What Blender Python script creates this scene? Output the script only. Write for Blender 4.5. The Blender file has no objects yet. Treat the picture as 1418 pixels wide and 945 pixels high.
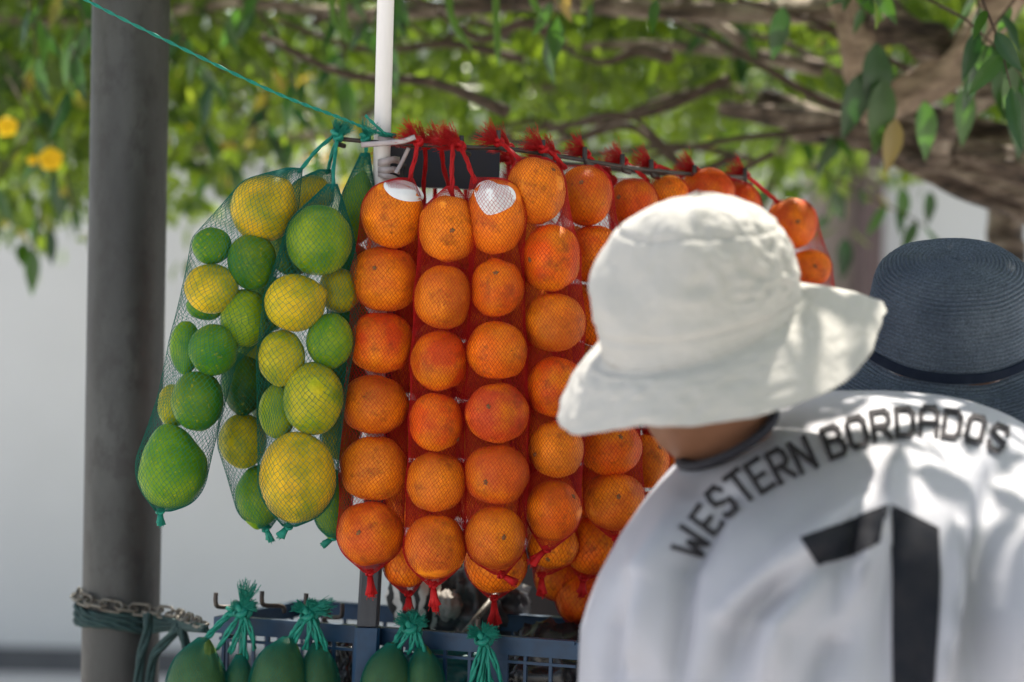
import bpy, math, random
import numpy as np
from mathutils import Vector, Matrix, noise
from mathutils.bvhtree import BVHTree

random.seed(7); rng = np.random.default_rng(7)
scene = bpy.context.scene
COL = scene.collection
R = math.radians

# ------------------------------------------------------------------ camera
LENS = 85.0
FPX = LENS / 36.0 * 1418.0
CAM = Vector((0.0, -3.35, 1.5))
ROT = Matrix.Rotation(R(90), 3, 'X') @ Matrix.Rotation(R(1.3), 3, 'Z')
cam_data = bpy.data.cameras.new('camera')
cam_data.lens = LENS; cam_data.sensor_width = 36.0
cam_data.clip_start = 0.05; cam_data.clip_end = 500
cam_data.dof.use_dof = True
cam_data.dof.focus_distance = 3.33
cam_data.dof.aperture_fstop = 2.5
cam_data.dof.aperture_blades = 0
cam = bpy.data.objects.new('camera', cam_data); COL.objects.link(cam)
cam.matrix_world = Matrix.Translation(CAM) @ ROT.to_4x4()
scene.camera = cam

# ------------------------------------------------------------------ light
SUN_EL, SUN_AZ = 60.0, 14.0        # azimuth measured from +Y towards +X
w = bpy.data.worlds.new('World'); scene.world = w; w.use_nodes = True
nt = w.node_tree
sky = nt.nodes.new('ShaderNodeTexSky'); sky.sky_type = 'NISHITA'; sky.sun_disc = False
sky.sun_elevation = R(SUN_EL); sky.sun_rotation = R(SUN_AZ)
sky.dust_density = 2.0
bg = nt.nodes['Background']; bg.inputs['Strength'].default_value = 0.15
hs = nt.nodes.new('ShaderNodeHueSaturation'); hs.inputs['Saturation'].default_value = 0.55
nt.links.new(sky.outputs[0], hs.inputs['Color']); nt.links.new(hs.outputs[0], bg.inputs['Color'])
sd = bpy.data.lights.new('sun', 'SUN'); sd.energy = 5.0; sd.angle = R(0.6); sd.color = (1, 0.93, 0.82)
sun = bpy.data.objects.new('sun', sd); COL.objects.link(sun)
sdir = Vector((math.sin(R(SUN_AZ)) * math.cos(R(SUN_EL)), math.cos(R(SUN_AZ)) * math.cos(R(SUN_EL)), math.sin(R(SUN_EL))))
sun.rotation_euler = sdir.to_track_quat('Z', 'Y').to_euler()
sun.location = sdir * 20
scene.view_settings.view_transform = 'Standard'
scene.view_settings.look = 'None'
scene.view_settings.gamma = 1
scene.view_settings.exposure = 1.30
scene.cycles.max_bounces = 8
scene.cycles.transparent_max_bounces = 8

# ------------------------------------------------------------------ helpers
def P(px, py, d):
    """point at depth d that the photograph shows at pixel (px, py)"""
    return CAM + ROT @ Vector(((px - 709) / FPX * d, -(py - 472.5) / FPX * d, -d))

def S(px, d): return px * d / FPX

class MB:
    def __init__(self): self.v = []; self.f = []; self.n = 0
    def add(self, verts, faces):
        verts = np.asarray(verts, dtype=np.float64).reshape(-1, 3)
        for f in faces: self.f.append(tuple(int(i) + self.n for i in f))
        self.v.append(verts); self.n += len(verts)
    def quads(self, verts, q):
        verts = np.asarray(verts, dtype=np.float64).reshape(-1, 3)
        self.f.extend(map(tuple, (np.asarray(q) + self.n).tolist()))
        self.v.append(verts); self.n += len(verts)
    def box(self, c, s, rot=None):
        c = Vector(c); out = []
        for x in (-1, 1):
            for y in (-1, 1):
                for z in (-1, 1):
                    p = Vector((x * s[0] / 2, y * s[1] / 2, z * s[2] / 2))
                    if rot is not None: p = rot @ p
                    out.append(c + p)
        self.add([tuple(p) for p in out], [(0, 1, 3, 2), (4, 6, 7, 5), (0, 4, 5, 1), (2, 3, 7, 6), (0, 2, 6, 4), (1, 5, 7, 3)])
    def tube(self, pts, rad, segs=8, closed=False, flat=1.0, caps=True):
        pts = [Vector(p) for p in pts]; n = len(pts)
        if not hasattr(rad, '__len__'): rad = [rad] * n
        T = []
        for i in range(n):
            if closed: t = pts[(i + 1) % n] - pts[i - 1]
            else: t = pts[min(i + 1, n - 1)] - pts[max(i - 1, 0)]
            T.append(t.normalized() if t.length > 1e-9 else Vector((0, 0, 1)))
        ref = Vector((0, -1, 0)) if abs(T[0].y) < 0.9 else Vector((1, 0, 0))
        u = T[0].cross(ref).normalized(); vs = []
        for i in range(n):
            u = (u - T[i] * u.dot(T[i])).normalized(); v = T[i].cross(u)
            for k in range(segs):
                a = 2 * math.pi * k / segs
                vs.append(pts[i] + u * (math.cos(a) * rad[i]) + v * (math.sin(a) * rad[i] * flat))
        fs = []
        for i in range(n if closed else n - 1):
            j = (i + 1) % n
            for k in range(segs):
                k2 = (k + 1) % segs
                fs.append((i * segs + k, i * segs + k2, j * segs + k2, j * segs + k))
        if caps and not closed:
            fs.append(tuple(range(segs - 1, -1, -1))); fs.append(tuple((n - 1) * segs + k for k in range(segs)))
        self.add([tuple(p) for p in vs], fs)
    def build(self, name, mat, parent=None, smooth=True):
        me = bpy.data.meshes.new(name)
        V = np.concatenate(self.v) if self.v else np.zeros((0, 3))
        org = Vector((0, 0, 0))
        if parent is not None: org = world_loc(parent)
        me.from_pydata((V - np.array(org)).tolist(), [], self.f)
        if smooth: me.polygons.foreach_set('use_smooth', [True] * len(me.polygons))
        me.materials.append(mat); me.update()
        return link(name, me, parent)

def world_loc(o):
    p = Vector((0, 0, 0))
    while o is not None: p = p + o.location; o = o.parent
    return p

def link(name, me, parent=None):
    o = bpy.data.objects.new(name, me); COL.objects.link(o)
    if parent is not None: o.parent = parent
    return o

def recentre(o):
    """put the origin of a top-level mesh at its base centre"""
    co = np.empty(len(o.data.vertices) * 3); o.data.vertices.foreach_get('co', co); co = co.reshape(-1, 3)
    c = np.array([(co[:, 0].min() + co[:, 0].max()) / 2, (co[:, 1].min() + co[:, 1].max()) / 2, co[:, 2].min()])
    o.data.vertices.foreach_set('co', (co - c).ravel()); o.data.update(); o.location = c
    return o

def tag(o, label=None, cat=None, group=None, kind=None):
    if label: o['label'] = label
    if cat: o['category'] = cat
    if group: o['group'] = group
    if kind: o['kind'] = kind
    return o

def empty(name, loc, label, cat, group=None):
    o = bpy.data.objects.new(name, None); COL.objects.link(o); o.location = loc
    o.empty_display_size = 0.05
    return tag(o, label, cat, group)

def prisms(mb, P0, P1, rad, nrm=None):
    P0 = np.asarray(P0, float); P1 = np.asarray(P1, float)
    d = P1 - P0; L = np.linalg.norm(d, axis=1, keepdims=True); d = d / np.maximum(L, 1e-9)
    if nrm is None:
        nrm = np.tile(np.array([0.31, -0.9, 0.3]), (len(P0), 1))
    u = np.cross(d, nrm); u /= np.maximum(np.linalg.norm(u, axis=1, keepdims=True), 1e-9)
    v = np.cross(d, u)
    off = []
    rad = np.asarray(rad) * np.ones((len(P0), 1)) if np.ndim(rad) < 2 else rad
    for a in (90, 210, 330):
        off.append((u * math.cos(R(a)) + v * math.sin(R(a))) * rad)
    V = np.stack([P0 + off[0], P0 + off[1], P0 + off[2], P1 + off[0], P1 + off[1], P1 + off[2]], axis=1)
    base = (np.arange(len(P0)) * 6)[:, None, None]
    q = np.array([[0, 1, 4, 3], [1, 2, 5, 4], [2, 0, 3, 5]])[None] + base
    mb.quads(V.reshape(-1, 3), q.reshape(-1, 4))

def bez(pts, n=24):
    """smooth curve through points (Catmull-Rom)"""
    p = [Vector(q) for q in pts]; p = [p[0] * 2 - p[1]] + p + [p[-1] * 2 - p[-2]]
    out = []; m = len(p) - 3
    for i in range(n + 1):
        t = i / n * m; k = min(int(t), m - 1); f = t - k
        a, b, c, d = p[k:k + 4]
        out.append(0.5 * ((2 * b) + (c - a) * f + (2 * a - 5 * b + 4 * c - d) * f * f + (3 * b - a - 3 * c + d) * f ** 3))
    return out

# ------------------------------------------------------------------ materials
def new_mat(name):
    m = bpy.data.materials.new(name); m.use_nodes = True
    t = m.node_tree; b = t.nodes['Principled BSDF']
    return m, t, b

def nd(t, typ, **kw):
    n = t.nodes.new(typ)
    for k, v in kw.items():
        if k in ('inp',):
            for a, b in v.items(): n.inputs[a].default_value = b
        else: setattr(n, k, v)
    return n

def noise_node(t, scale, detail=4, rough=0.55, fourd=False, coord='Object', stretch=None):
    tc = nd(t, 'ShaderNodeTexCoord')
    n = nd(t, 'ShaderNodeTexNoise', inp={'Scale': scale, 'Detail': detail, 'Roughness': rough})
    src = tc.outputs[coord]
    if stretch:
        mp = nd(t, 'ShaderNodeMapping'); mp.inputs['Scale'].default_value = stretch
        t.links.new(src, mp.inputs[0]); src = mp.outputs[0]
    t.links.new(src, n.inputs['Vector'])
    if fourd:
        n.noise_dimensions = '4D'
        oi = nd(t, 'ShaderNodeObjectInfo'); mm = nd(t, 'ShaderNodeMath', operation='MULTIPLY'); mm.inputs[1].default_value = 60
        t.links.new(oi.outputs['Random'], mm.inputs[0]); t.links.new(mm.outputs[0], n.inputs['W'])
    return n

def ramp(t, src, stops):
    r = nd(t, 'ShaderNodeValToRGB'); e = r.color_ramp.elements
    while len(e) < len(stops): e.new(0.5)
    for el, (p, c) in zip(e, stops):
        el.position = p; el.color = (c, c, c, 1) if not hasattr(c, '__len__') else (*c, 1)
    t.links.new(src, r.inputs[0]); return r

def mixc(t, fac, a, b, mode='MIX'):
    m = nd(t, 'ShaderNodeMix', data_type='RGBA', blend_type=mode)
    for s, k in ((fac, 0), (a, 6), (b, 7)):
        if hasattr(s, 'is_output') or hasattr(s, 'links'): t.links.new(s, m.inputs[k])
        elif k == 0: m.inputs[0].default_value = s
        else: m.inputs[k].default_value = (*s, 1)
    return m.outputs[2]

def bump(t, b, src, strength, dist, prev=None):
    n = nd(t, 'ShaderNodeBump', inp={'Strength': strength, 'Distance': dist})
    t.links.new(src, n.inputs['Height'])
    if prev is not None: t.links.new(prev.outputs[0], n.inputs['Normal'])
    t.links.new(n.outputs[0], b.inputs['Normal']); return n

def simple(name, c1, c2=None, scale=30, rough=0.6, bmp=0.0, bscale=None, spec=0.4, metal=0.0, stretch=None, lo=0.35, hi=0.65, bd=0.002):
    m, t, b = new_mat(name)
    n = noise_node(t, scale, 5, 0.6, stretch=stretch)
    r = ramp(t, n.outputs[0], [(lo, 0.0), (hi, 1.0)])
    t.links.new(mixc(t, r.outputs[0], c1, c2 or tuple(x * 0.8 for x in c1)), b.inputs['Base Color'])
    b.inputs['Roughness'].default_value = rough; b.inputs['Specular IOR Level'].default_value = spec
    b.inputs['Metallic'].default_value = metal
    if bmp: bump(t, b, noise_node(t, bscale or scale * 4, 4).outputs[0], bmp, bd)
    return m

def translucent(m, col, amount):
    """thin sheet or thread that lets some light through"""
    t = m.node_tree; b = t.nodes['Principled BSDF']; out = t.nodes['Material Output']
    tr = nd(t, 'ShaderNodeBsdfTranslucent')
    if hasattr(col, 'links'): t.links.new(col, tr.inputs[0])
    else: tr.inputs[0].default_value = (*col, 1)
    mx = nd(t, 'ShaderNodeMixShader'); mx.inputs[0].default_value = amount
    t.links.new(b.outputs[0], mx.inputs[1]); t.links.new(tr.outputs[0], mx.inputs[2]); t.links.new(mx.outputs[0], out.inputs[0])
    return m

def fruit_mat(name, second, blotch, blotch_amt, pore=0.12, rough=0.42, second_lo=0.42, second_hi=0.66, nscale=22, spec=0.35):
    m, t, b = new_mat(name)
    oi = nd(t, 'ShaderNodeObjectInfo')
    n1 = noise_node(t, nscale, 3, 0.5, True)
    r1 = ramp(t, n1.outputs[0], [(second_lo, 0.0), (second_hi, .55 if name.startswith('green') else 1.0)])
    c = mixc(t, r1.outputs[0], oi.outputs['Color'], second)
    if name.startswith('green'):
        n7 = noise_node(t, 17, 3, 0.55, True); n7.inputs['Distortion'].default_value = .4
        r7 = ramp(t, n7.outputs[0], [(0.42, 0.0), (0.68, 0.78)])
        c = mixc(t, r7.outputs[0], c, (0.06, 0.22, 0.005))
        n8 = noise_node(t, 170, 2, 0.5, True); r8 = ramp(t, n8.outputs[0], [(0.62, 0.0), (0.70, 0.35)])
        c = mixc(t, r8.outputs[0], c, (0.60, 0.48, 0.01))
    n3 = noise_node(t, 260, 3, 0.6, True)
    r3 = ramp(t, n3.outputs[0], [(0.35, 0.86), (0.7, 1.08)])
    c = mixc(t, 1.0, c, r3.outputs[0], 'MULTIPLY')
    n6 = noise_node(t, 13, 4, 0.6, True); r6 = ramp(t, n6.outputs[0], [(0.34, 0.66), (0.60, 1.08)])
    c = mixc(t, 1.0, c, r6.outputs[0], 'MULTIPLY')
    n2 = noise_node(t, 36, 8, 0.72, True)
    r2 = ramp(t, n2.outputs[0], [(0.53, 0.0), (0.70, blotch_amt)])
    c = mixc(t, r2.outputs[0], c, blotch)
    n5 = noise_node(t, 120, 6, 0.7, True)
    r5 = ramp(t, n5.outputs[0], [(0.62, 0.0), (0.70, blotch_amt)])
    c = mixc(t, r5.outputs[0], c, tuple(x * 0.5 for x in blotch))
    t.links.new(c, b.inputs['Base Color'])
    b.inputs['Roughness'].default_value = rough; b.inputs['Specular IOR Level'].default_value = spec
    vo = nd(t, 'ShaderNodeTexVoronoi', inp={'Scale': 560.0}); tc = nd(t, 'ShaderNodeTexCoord')
    t.links.new(tc.outputs['Object'], vo.inputs['Vector'])
    bm = bump(t, b, vo.outputs['Distance'], pore, 0.0015)
    bump(t, b, noise_node(t, 90, 3, 0.5, True).outputs[0], 0.18, 0.004, bm)
    return m

M = {}
M['orange'] = fruit_mat('orange_peel', (0.95, 0.27, 0.004), (0.15, 0.042, 0.007), 0.86, 0.30, rough=.5, spec=.22)
M['citrus'] = fruit_mat('green_citrus_peel', (0.52, 0.40, 0.02), (0.14, 0.12, 0.02), 0.22, 0.16, 0.36, 0.34, 0.82, 13, spec=.15)
M['avocado'] = fruit_mat('avocado_skin', (0.075, 0.15, 0.03), (0.04, 0.06, 0.012), 0.3, 0.35, 0.45, 0.45, 0.6, 30)
M['red_net'] = translucent(simple('red_net_thread', (0.50, 0.011, 0.012), (0.36, 0.006, 0.008), 60, 0.6, spec=.2), (0.7, 0.02, 0.015), 0.12)
M['green_net'] = translucent(simple('green_net_thread', (0.003, 0.14, 0.10), (0.003, 0.11, 0.085), 60, 0.6, spec=.2), (0.01, 0.38, 0.24), 0.12)
M['green_cord'] = translucent(simple('green_cord', (0.008, 0.26, 0.18), (0.006, 0.19, 0.14), 200, 0.5, 0.5, 900), (0.01, 0.38, 0.24), 0.15)
M['white_sticker'] = simple('white_paper_sticker', (0.80, 0.77, 0.74), (0.72, 0.70, 0.68), 60, 0.6)
M['scar'] = simple('stem_scar', (0.24, 0.15, 0.05), (0.12, 0.07, 0.025), 300, 0.8)
M['white_pole'] = simple('white_plastic_tube', (0.72, 0.68, 0.65), (0.60, 0.56, 0.53), 14, 0.45, stretch=(1, 1, 0.15))
M['strap'] = simple('grey_strip', (0.44, 0.38, 0.37), (0.34, 0.29, 0.29), 40, 0.5)
M['dark_metal'] = simple('dark_wire', (0.045, 0.04, 0.038), (0.075, 0.055, 0.045), 60, 0.5, 0.3, 300, metal=0.4)
M['post'] = simple('grey_painted_steel', (0.036, 0.040, 0.048), (0.020, 0.022, 0.028), 30, 0.55, 0.2, 150, stretch=(1, 1, 0.3))
M['blue_plastic'] = simple('blue_plastic', (0.004, 0.038, 0.092), (0.003, 0.024, 0.06), 25, 0.5, 0.15, 120)
M['dark_blue'] = simple('dark_blue_board', (0.012, 0.016, 0.03), (0.02, 0.02, 0.025), 20, 0.5)
M['black_plastic'] = simple('black_film', (0.012, 0.012, 0.014), (0.02, 0.02, 0.022), 20, 0.25, spec=0.6)
M['grey_film'] = simple('dark_grey_film', (0.07, 0.07, 0.072), (0.03, 0.03, 0.032), 20, 0.35)
M['teal_film'] = translucent(simple('teal_film', (0.01, 0.13, 0.13), (0.008, 0.09, 0.10), 20, 0.3), (0.01, 0.2, 0.18), 0.2)
M['chain'] = simple('chain_steel', (0.16, 0.15, 0.125), (0.07, 0.055, 0.04), 90, 0.5, 0.3, 300, metal=0.2)
M['rope'] = simple('dark_teal_rope', (0.018, 0.048, 0.046), (0.010, 0.028, 0.028), 120, 0.8, 0.8, 500)
M['cart'] = simple('cart_shadow_black', (0.02, 0.018, 0.018), (0.035, 0.03, 0.028), 12, 0.6)  # near-black holds the shadow of the cart interior in its colour
M['leg_grey'] = simple('cart_leg_paint', (0.05, 0.055, 0.065), (0.035, 0.04, 0.05), 20, 0.5)  # plain grey paint of the cart legs

# zebra cloth
m, t, b = new_mat('zebra_cloth')
wv = nd(t, 'ShaderNodeTexWave', inp={'Scale': 16.0, 'Distortion': 6.0, 'Detail': 2.0, 'Detail Scale': 1.4}); tc = nd(t, 'ShaderNodeTexCoord')
t.links.new(tc.outputs['Object'], wv.inputs['Vector'])
r_ = ramp(t, wv.outputs[0], [(0.45, (0.018, 0.018, 0.018)), (0.55, (0.60, 0.57, 0.52))])
t.links.new(r_.outputs[0], b.inputs['Base Color']); b.inputs['Roughness'].default_value = 0.7
M['zebra'] = m

# steel column: weathered grey with lighter and darker patches
m, t, b = new_mat('weathered_grey_steel')
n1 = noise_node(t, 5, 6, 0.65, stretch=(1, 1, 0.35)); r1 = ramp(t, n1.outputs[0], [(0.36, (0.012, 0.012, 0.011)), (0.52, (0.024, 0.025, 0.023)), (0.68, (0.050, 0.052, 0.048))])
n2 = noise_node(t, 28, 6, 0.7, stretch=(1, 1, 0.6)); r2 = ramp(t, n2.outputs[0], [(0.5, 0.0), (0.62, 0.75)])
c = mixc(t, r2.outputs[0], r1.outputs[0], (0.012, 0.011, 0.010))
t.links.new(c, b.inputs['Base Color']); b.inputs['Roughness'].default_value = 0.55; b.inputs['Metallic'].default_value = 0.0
bump(t, b, noise_node(t, 60, 5).outputs[0], 0.25, 0.003)
M['column'] = m

M['wall'] = simple('grey_plaster', (0.53, 0.532, 0.53), (0.495, 0.497, 0.495), 1.3, 0.9, 0.2, 30)
M['wall_pale'] = simple('pale_plaster', (0.52, 0.53, 0.55), (0.47, 0.48, 0.50), 1.0, 0.9)
M['plinth'] = simple('dark_plinth', (0.10, 0.10, 0.105), (0.075, 0.075, 0.08), 3, 0.9)
M['pillar'] = simple('mauve_brown_paint', (0.115, 0.08, 0.085), (0.09, 0.065, 0.07), 5, 0.8)
M['pink_wall'] = simple('dusty_pink_plaster', (0.30, 0.25, 0.25), (0.25, 0.21, 0.21), 2, 0.9)
M['ground'] = simple('pale_concrete', (0.52, 0.50, 0.475), (0.44, 0.425, 0.405), 1.5, 0.9, 0.3, 40)

# leaves
def leaf_mat(name, dark, light, trans, amount=0.42):
    m, t, b = new_mat(name)
    at = nd(t, 'ShaderNodeAttribute', attribute_name='tint')
    if name.startswith('near'):
        oi = nd(t, 'ShaderNodeObjectInfo'); src = oi.outputs['Random']
    else: src = at.outputs['Fac']
    c = ramp(t, src, [(0.0, dark), (0.75, light), (0.93, tuple(1.6 * x for x in light)), (1.0, (0.20, 0.13, 0.04))])
    t.links.new(c.outputs[0], b.inputs['Base Color'])
    b.inputs['Roughness'].default_value = 0.38; b.inputs['Specular IOR Level'].default_value = 0.5
    g = mixc(t, 1.0, c.outputs[0], trans, 'MULTIPLY')
    return translucent(m, g, amount)
M['leaf'] = leaf_mat('canopy_leaf', (0.011, 0.030, 0.008), (0.075, 0.105, 0.016), (4.0, 4.2, 1.5), .50)
M['near_leaf'] = leaf_mat('near_leaf', (0.008, 0.034, 0.011), (0.030, 0.075, 0.014), (3.0, 3.2, 1.5), 0.22)
M['pod'] = translucent(simple('green_pod', (0.10, 0.22, 0.03), (0.08, 0.17, 0.025), 30, 0.5), (0.3, 0.5, 0.06), 0.3)
M['flower'] = translucent(simple('yellow_petal', (0.92, 0.64, 0.015), (0.9, 0.54, 0.012), 30, 0.6), (0.9, 0.6, 0.02), 0.35)
M['twig'] = simple('twig_bark', (0.075, 0.05, 0.035), (0.04, 0.028, 0.02), 40, 0.9)

m, t, b = new_mat('gnarled_bark')
n1 = noise_node(t, 11, 7, 0.7, stretch=(.5, 1, 2.2)); r1 = ramp(t, n1.outputs[0], [(0.38, (0.025, 0.017, 0.013)), (0.50, (0.14, 0.10, 0.075)), (0.62, (0.40, 0.33, 0.26))])
t.links.new(r1.outputs[0], b.inputs['Base Color']); b.inputs['Roughness'].default_value = 0.9
bump(t, b, noise_node(t, 30, 6, 0.7, stretch=(1, 1, 2.5)).outputs[0], 0.9, 0.02)
M['bark'] = m
M['dry'] = simple('dry_tan_wood', (0.33, 0.25, 0.18), (0.13, 0.09, 0.065), 16, 0.9, 0.6, 60, stretch=(1, 1, 2.5))

# cloth and hats
def cloth_mat(name, c1, c2, weave, wb, rough=0.85, trans=None, amt=0.0, wr=0.0):
    m, t, b = new_mat(name)
    n = noise_node(t, 9, 5, 0.6); r = ramp(t, n.outputs[0], [(0.35, 0.0), (0.65, 1.0)])
    t.links.new(mixc(t, r.outputs[0], c1, c2), b.inputs['Base Color'])
    b.inputs['Roughness'].default_value = rough; b.inputs['Specular IOR Level'].default_value = 0.25
    bm = bump(t, b, noise_node(t, weave, 3).outputs[0], wb, 0.001)
    if wr: bump(t, b, noise_node(t, 38, 5, 0.6).outputs[0], wr, 0.008, bm)
    if trans: translucent(m, trans, amt)
    return m
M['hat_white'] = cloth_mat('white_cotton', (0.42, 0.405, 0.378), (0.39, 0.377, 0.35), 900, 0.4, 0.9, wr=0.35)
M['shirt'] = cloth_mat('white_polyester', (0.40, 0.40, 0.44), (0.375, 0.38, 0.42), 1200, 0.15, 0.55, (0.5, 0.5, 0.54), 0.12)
M['print'] = simple('dark_print', (0.022, 0.022, 0.026), (0.014, 0.016, 0.021), 40, 0.9, spec=.08)
M['print_grey'] = simple('dark_grey_print', (0.045, 0.042, 0.045), (0.034, 0.032, 0.036), 40, 0.9, spec=.08)
M['collar'] = simple('black_rib', (0.012, 0.013, 0.02), (0.02, 0.02, 0.028), 80, 0.8)
M['skin'] = simple('skin', (0.20, 0.095, 0.055), (0.16, 0.075, 0.042), 20, 0.5, 0.2, 300)
M['trousers'] = simple('dark_denim', (0.03, 0.04, 0.07), (0.02, 0.03, 0.05), 60, 0.9)
M['blouse'] = simple('grey_blouse', (0.25, 0.25, 0.28), (0.2, 0.2, 0.23), 30, 0.9)
m, t, b = new_mat('navy_straw')
n = noise_node(t, 7, 4, 0.6); r = ramp(t, n.outputs[0], [(0.35, (0.038, 0.051, 0.074)), (0.65, (0.072, 0.091, 0.118))])
n2 = noise_node(t, 420, 3, 0.7); r2 = ramp(t, n2.outputs[0], [(0.35, 0.5), (0.7, 1.7)])
t.links.new(mixc(t, 1.0, r.outputs[0], r2.outputs[0], 'MULTIPLY'), b.inputs['Base Color'])
b.inputs['Roughness'].default_value = 0.62; b.inputs['Specular IOR Level'].default_value = 0.2
bump(t, b, n2.outputs[0], 0.6, 0.001)
M['straw'] = m
M['ribbon'] = simple('dark_ribbon', (0.010, 0.014, 0.026), (0.015, 0.02, 0.032), 60, 0.95, spec=.05)

# ------------------------------------------------------------------ ground, walls
g = MB(); g.add([(-60, -40, 0), (60, -40, 0), (60, 90, 0), (-60, 90, 0)], [(0, 1, 2, 3)])
tag(g.build('ground', M['ground'], smooth=False), kind='structure')

YW = 7.25
wt = empty('garden_wall', (0, YW, 0), 'long grey plastered wall behind the fruit stall', 'wall')
a = MB(); a.box((-3.0, YW + 0.11, 1.46), (13.0, 0.2, 2.7)); a.build('wall_face', M['wall'], wt, False)
a = MB(); a.box((-3.0, YW + 0.10, 0.055), (13.04, 0.24, 0.11)); a.build('plinth', M['plinth'], wt, False)
a = MB(); a.box((-3.0, YW + 0.10, 2.855), (13.04, 0.26, 0.07)); a.build('coping', M['wall_pale'], wt, False)
ht = empty('house', (2.9, 6.0, 0), 'pale house front with a mauve brown corner pillar behind the tree', 'house')
x0 = P(1218, 300, 9.3).x; x1 = P(1188, 300, 9.3).x
a = MB(); a.box((x0 + 2.0 + .002, 6.1, 1.6), (4.0, 0.3, 3.2)); a.build('wall', M['wall_pale'], ht, False)
a = MB(); a.box(((x0 + x1) / 2, 6.0, 1.6), (x0 - x1, 0.34, 3.2)); a.build('pillar', M['pillar'], ht, False)
x2 = P(1120, 300, 9.5).x
a = MB(); a.box(((x2 + x1) / 2 - .002, 6.2, 1.6), (x1 - x2, 0.3, 3.2)); a.build('side_wall', M['pink_wall'], ht, False)

# ------------------------------------------------------------------ steel column
top = P(184, -140, 3.9); bot = P(166, 945, 3.9)
dirv = (top - bot).normalized(); base = bot - dirv * (bot.z / dirv.z); headp = base + dirv * 2.6
rc = S(53.5, 3.9)
ct = empty('steel_column', base, 'thick weathered grey steel pole left of the green citrus nets', 'pole')
a = MB(); a.tube([base + (headp - base) * (i / 24) for i in range(25)], rc, 40); a.build('shaft', M['column'], ct)
a = MB(); a.tube([base, base + dirv * 0.012], rc + 0.05, 32); a.build('base_plate', M['column'], ct, False)
col_axis = lambda z: base + dirv * ((z - base.z) / dirv.z)

# ------------------------------------------------------------------ stand: post, rail, hooks, board
DP = 3.485
ptop = P(545, 200, DP); pb = P(509, 880, DP); pd = (ptop - pb).normalized(); pbase = pb - pd * (pb.z / pd.z)
st = empty('hanging_stand', pbase, 'dark square post with a wire rail of hooks carrying the hanging nets', 'stand')
rotp = pd.to_track_quat('Z', 'Y').to_matrix()
def post_piece(z0, z1, wd, name, mat):
    p0 = pbase + pd * (z0 / pd.z); p1 = pbase + pd * (z1 / pd.z)
    mb = MB(); h = wd / 2; c = 0.004
    ring = [(-h + c, -h), (h - c, -h), (h, -h + c), (h, h - c), (h - c, h), (-h + c, h), (-h, h - c), (-h, -h + c)]
    vs = [p0 + Vector((x, y, 0)) for x, y in ring] + [p1 + Vector((x, y, 0)) for x, y in ring]
    mb.add([tuple(v) for v in vs], [(i, (i + 1) % 8, 8 + (i + 1) % 8, 8 + i) for i in range(8)] + [tuple(range(7, -1, -1)), tuple(range(8, 16))])
    return mb.build(name, mat, st, False)
zsplit = P(510, 866, DP).z
post_piece(zsplit, ptop.z, 0.031, 'post', M['post'])
post_piece(0.0, zsplit - 0.002, 0.036, 'post_sleeve', M['blue_plastic'])
a = MB(); a.box((pbase.x, pbase.y, 0.006), (0.3, 0.3, 0.012)); a.build('base_plate', M['post'], st, False)
RAIL = [P(474, 193, 3.42), P(545, 199, 3.43), P(640, 204, 3.43), P(700, 206, 3.44), P(770, 216, 3.49), P(870, 232, 3.58), P(960, 242, 3.70), P(1035, 246, 3.84)]
a = MB(); a.tube(bez(RAIL, 60), 0.0032, 8); a.build('rail', M['dark_metal'], st)
a = MB(); a.tube([P(545, 235, 3.49), P(600, 215, 3.62), P(700, 218, 3.75), P(900, 240, 3.85), P(1035, 247, 3.84)], 0.004, 8); a.build('rail', M['dark_metal'], st)
for hx, hy, hd in ((465, 176, 3.42), (639, 188, 3.43), (690, 181, 3.43), (752, 194, 3.46), (810, 204, 3.52), (862, 214, 3.57), (902, 221, 3.62), (962, 229, 3.70), (1032, 233, 3.83)):
    a = MB(); b0 = P(hx, hy, hd)
    a.tube([b0, b0 - Vector((0, 0, 0.018)), b0 + Vector((0.002, 0, -0.024)), b0 + Vector((0.012, 0.012, -0.026))], 0.0036, 8)
    a.build('hook', M['dark_metal'], st)
a = MB(); q0 = P(552, 232, 3.53); q1 = P(690, 236, 3.56)
ang = math.atan2(q1.y - q0.y, q1.x - q0.x)
a.box((q0 + q1) / 2, ((q1 - q0).length, 0.02, 0.058), Matrix.Rotation(ang, 3, 'Z')); a.build('board', M['dark_blue'], st, False)

# white pole and grey ties
DWP = 3.44
wtop = P(538, -160, DWP); wb = P(520, 480, DWP); wd = (wtop - wb).normalized(); wbase = P(518, 660, DWP)
a = MB(); a.tube([wbase + (wtop - wbase) * (i / 16) for i in range(17)], S(11.8, DWP), 24)
o = recentre(a.build('pole', M['white_pole'])); tag(o, 'slim white plastic pole rising between the green and red nets', 'pole')
tie = empty('tie_strip', P(535, 235, DWP), 'grey plastic strips binding the white pole to the dark post', 'tie')
def ring_band(yc, hw, tilt, name):
    mb = MB(); c = P(536, yc, DWP + 0.015); pts = []
    for i in range(36):
        an = 2 * math.pi * i / 36
        pts.append(c + Vector((math.cos(an) * S(16.5, DWP), math.sin(an) * 0.034, math.cos(an) * tilt + 0.0006 * math.sin(5 * an))))
    n = len(pts); vs = []
    for p in pts:
        out = Vector((p.x - c.x, p.y - c.y, 0)).normalized()
        vs += [p + Vector((0, 0, hw)), p + Vector((0, 0, hw)) + out * .0012, p + Vector((0, 0, -hw)) + out * .0012, p + Vector((0, 0, -hw))]
    fs = []
    for i in range(n):
        j = (i + 1) % n
        for k in range(4): fs.append((i * 4 + k, i * 4 + (k + 1) % 4, j * 4 + (k + 1) % 4, j * 4 + k))
    mb.add([tuple(v) for v in vs], fs); mb.build(name, M['strap'], tie)
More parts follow.
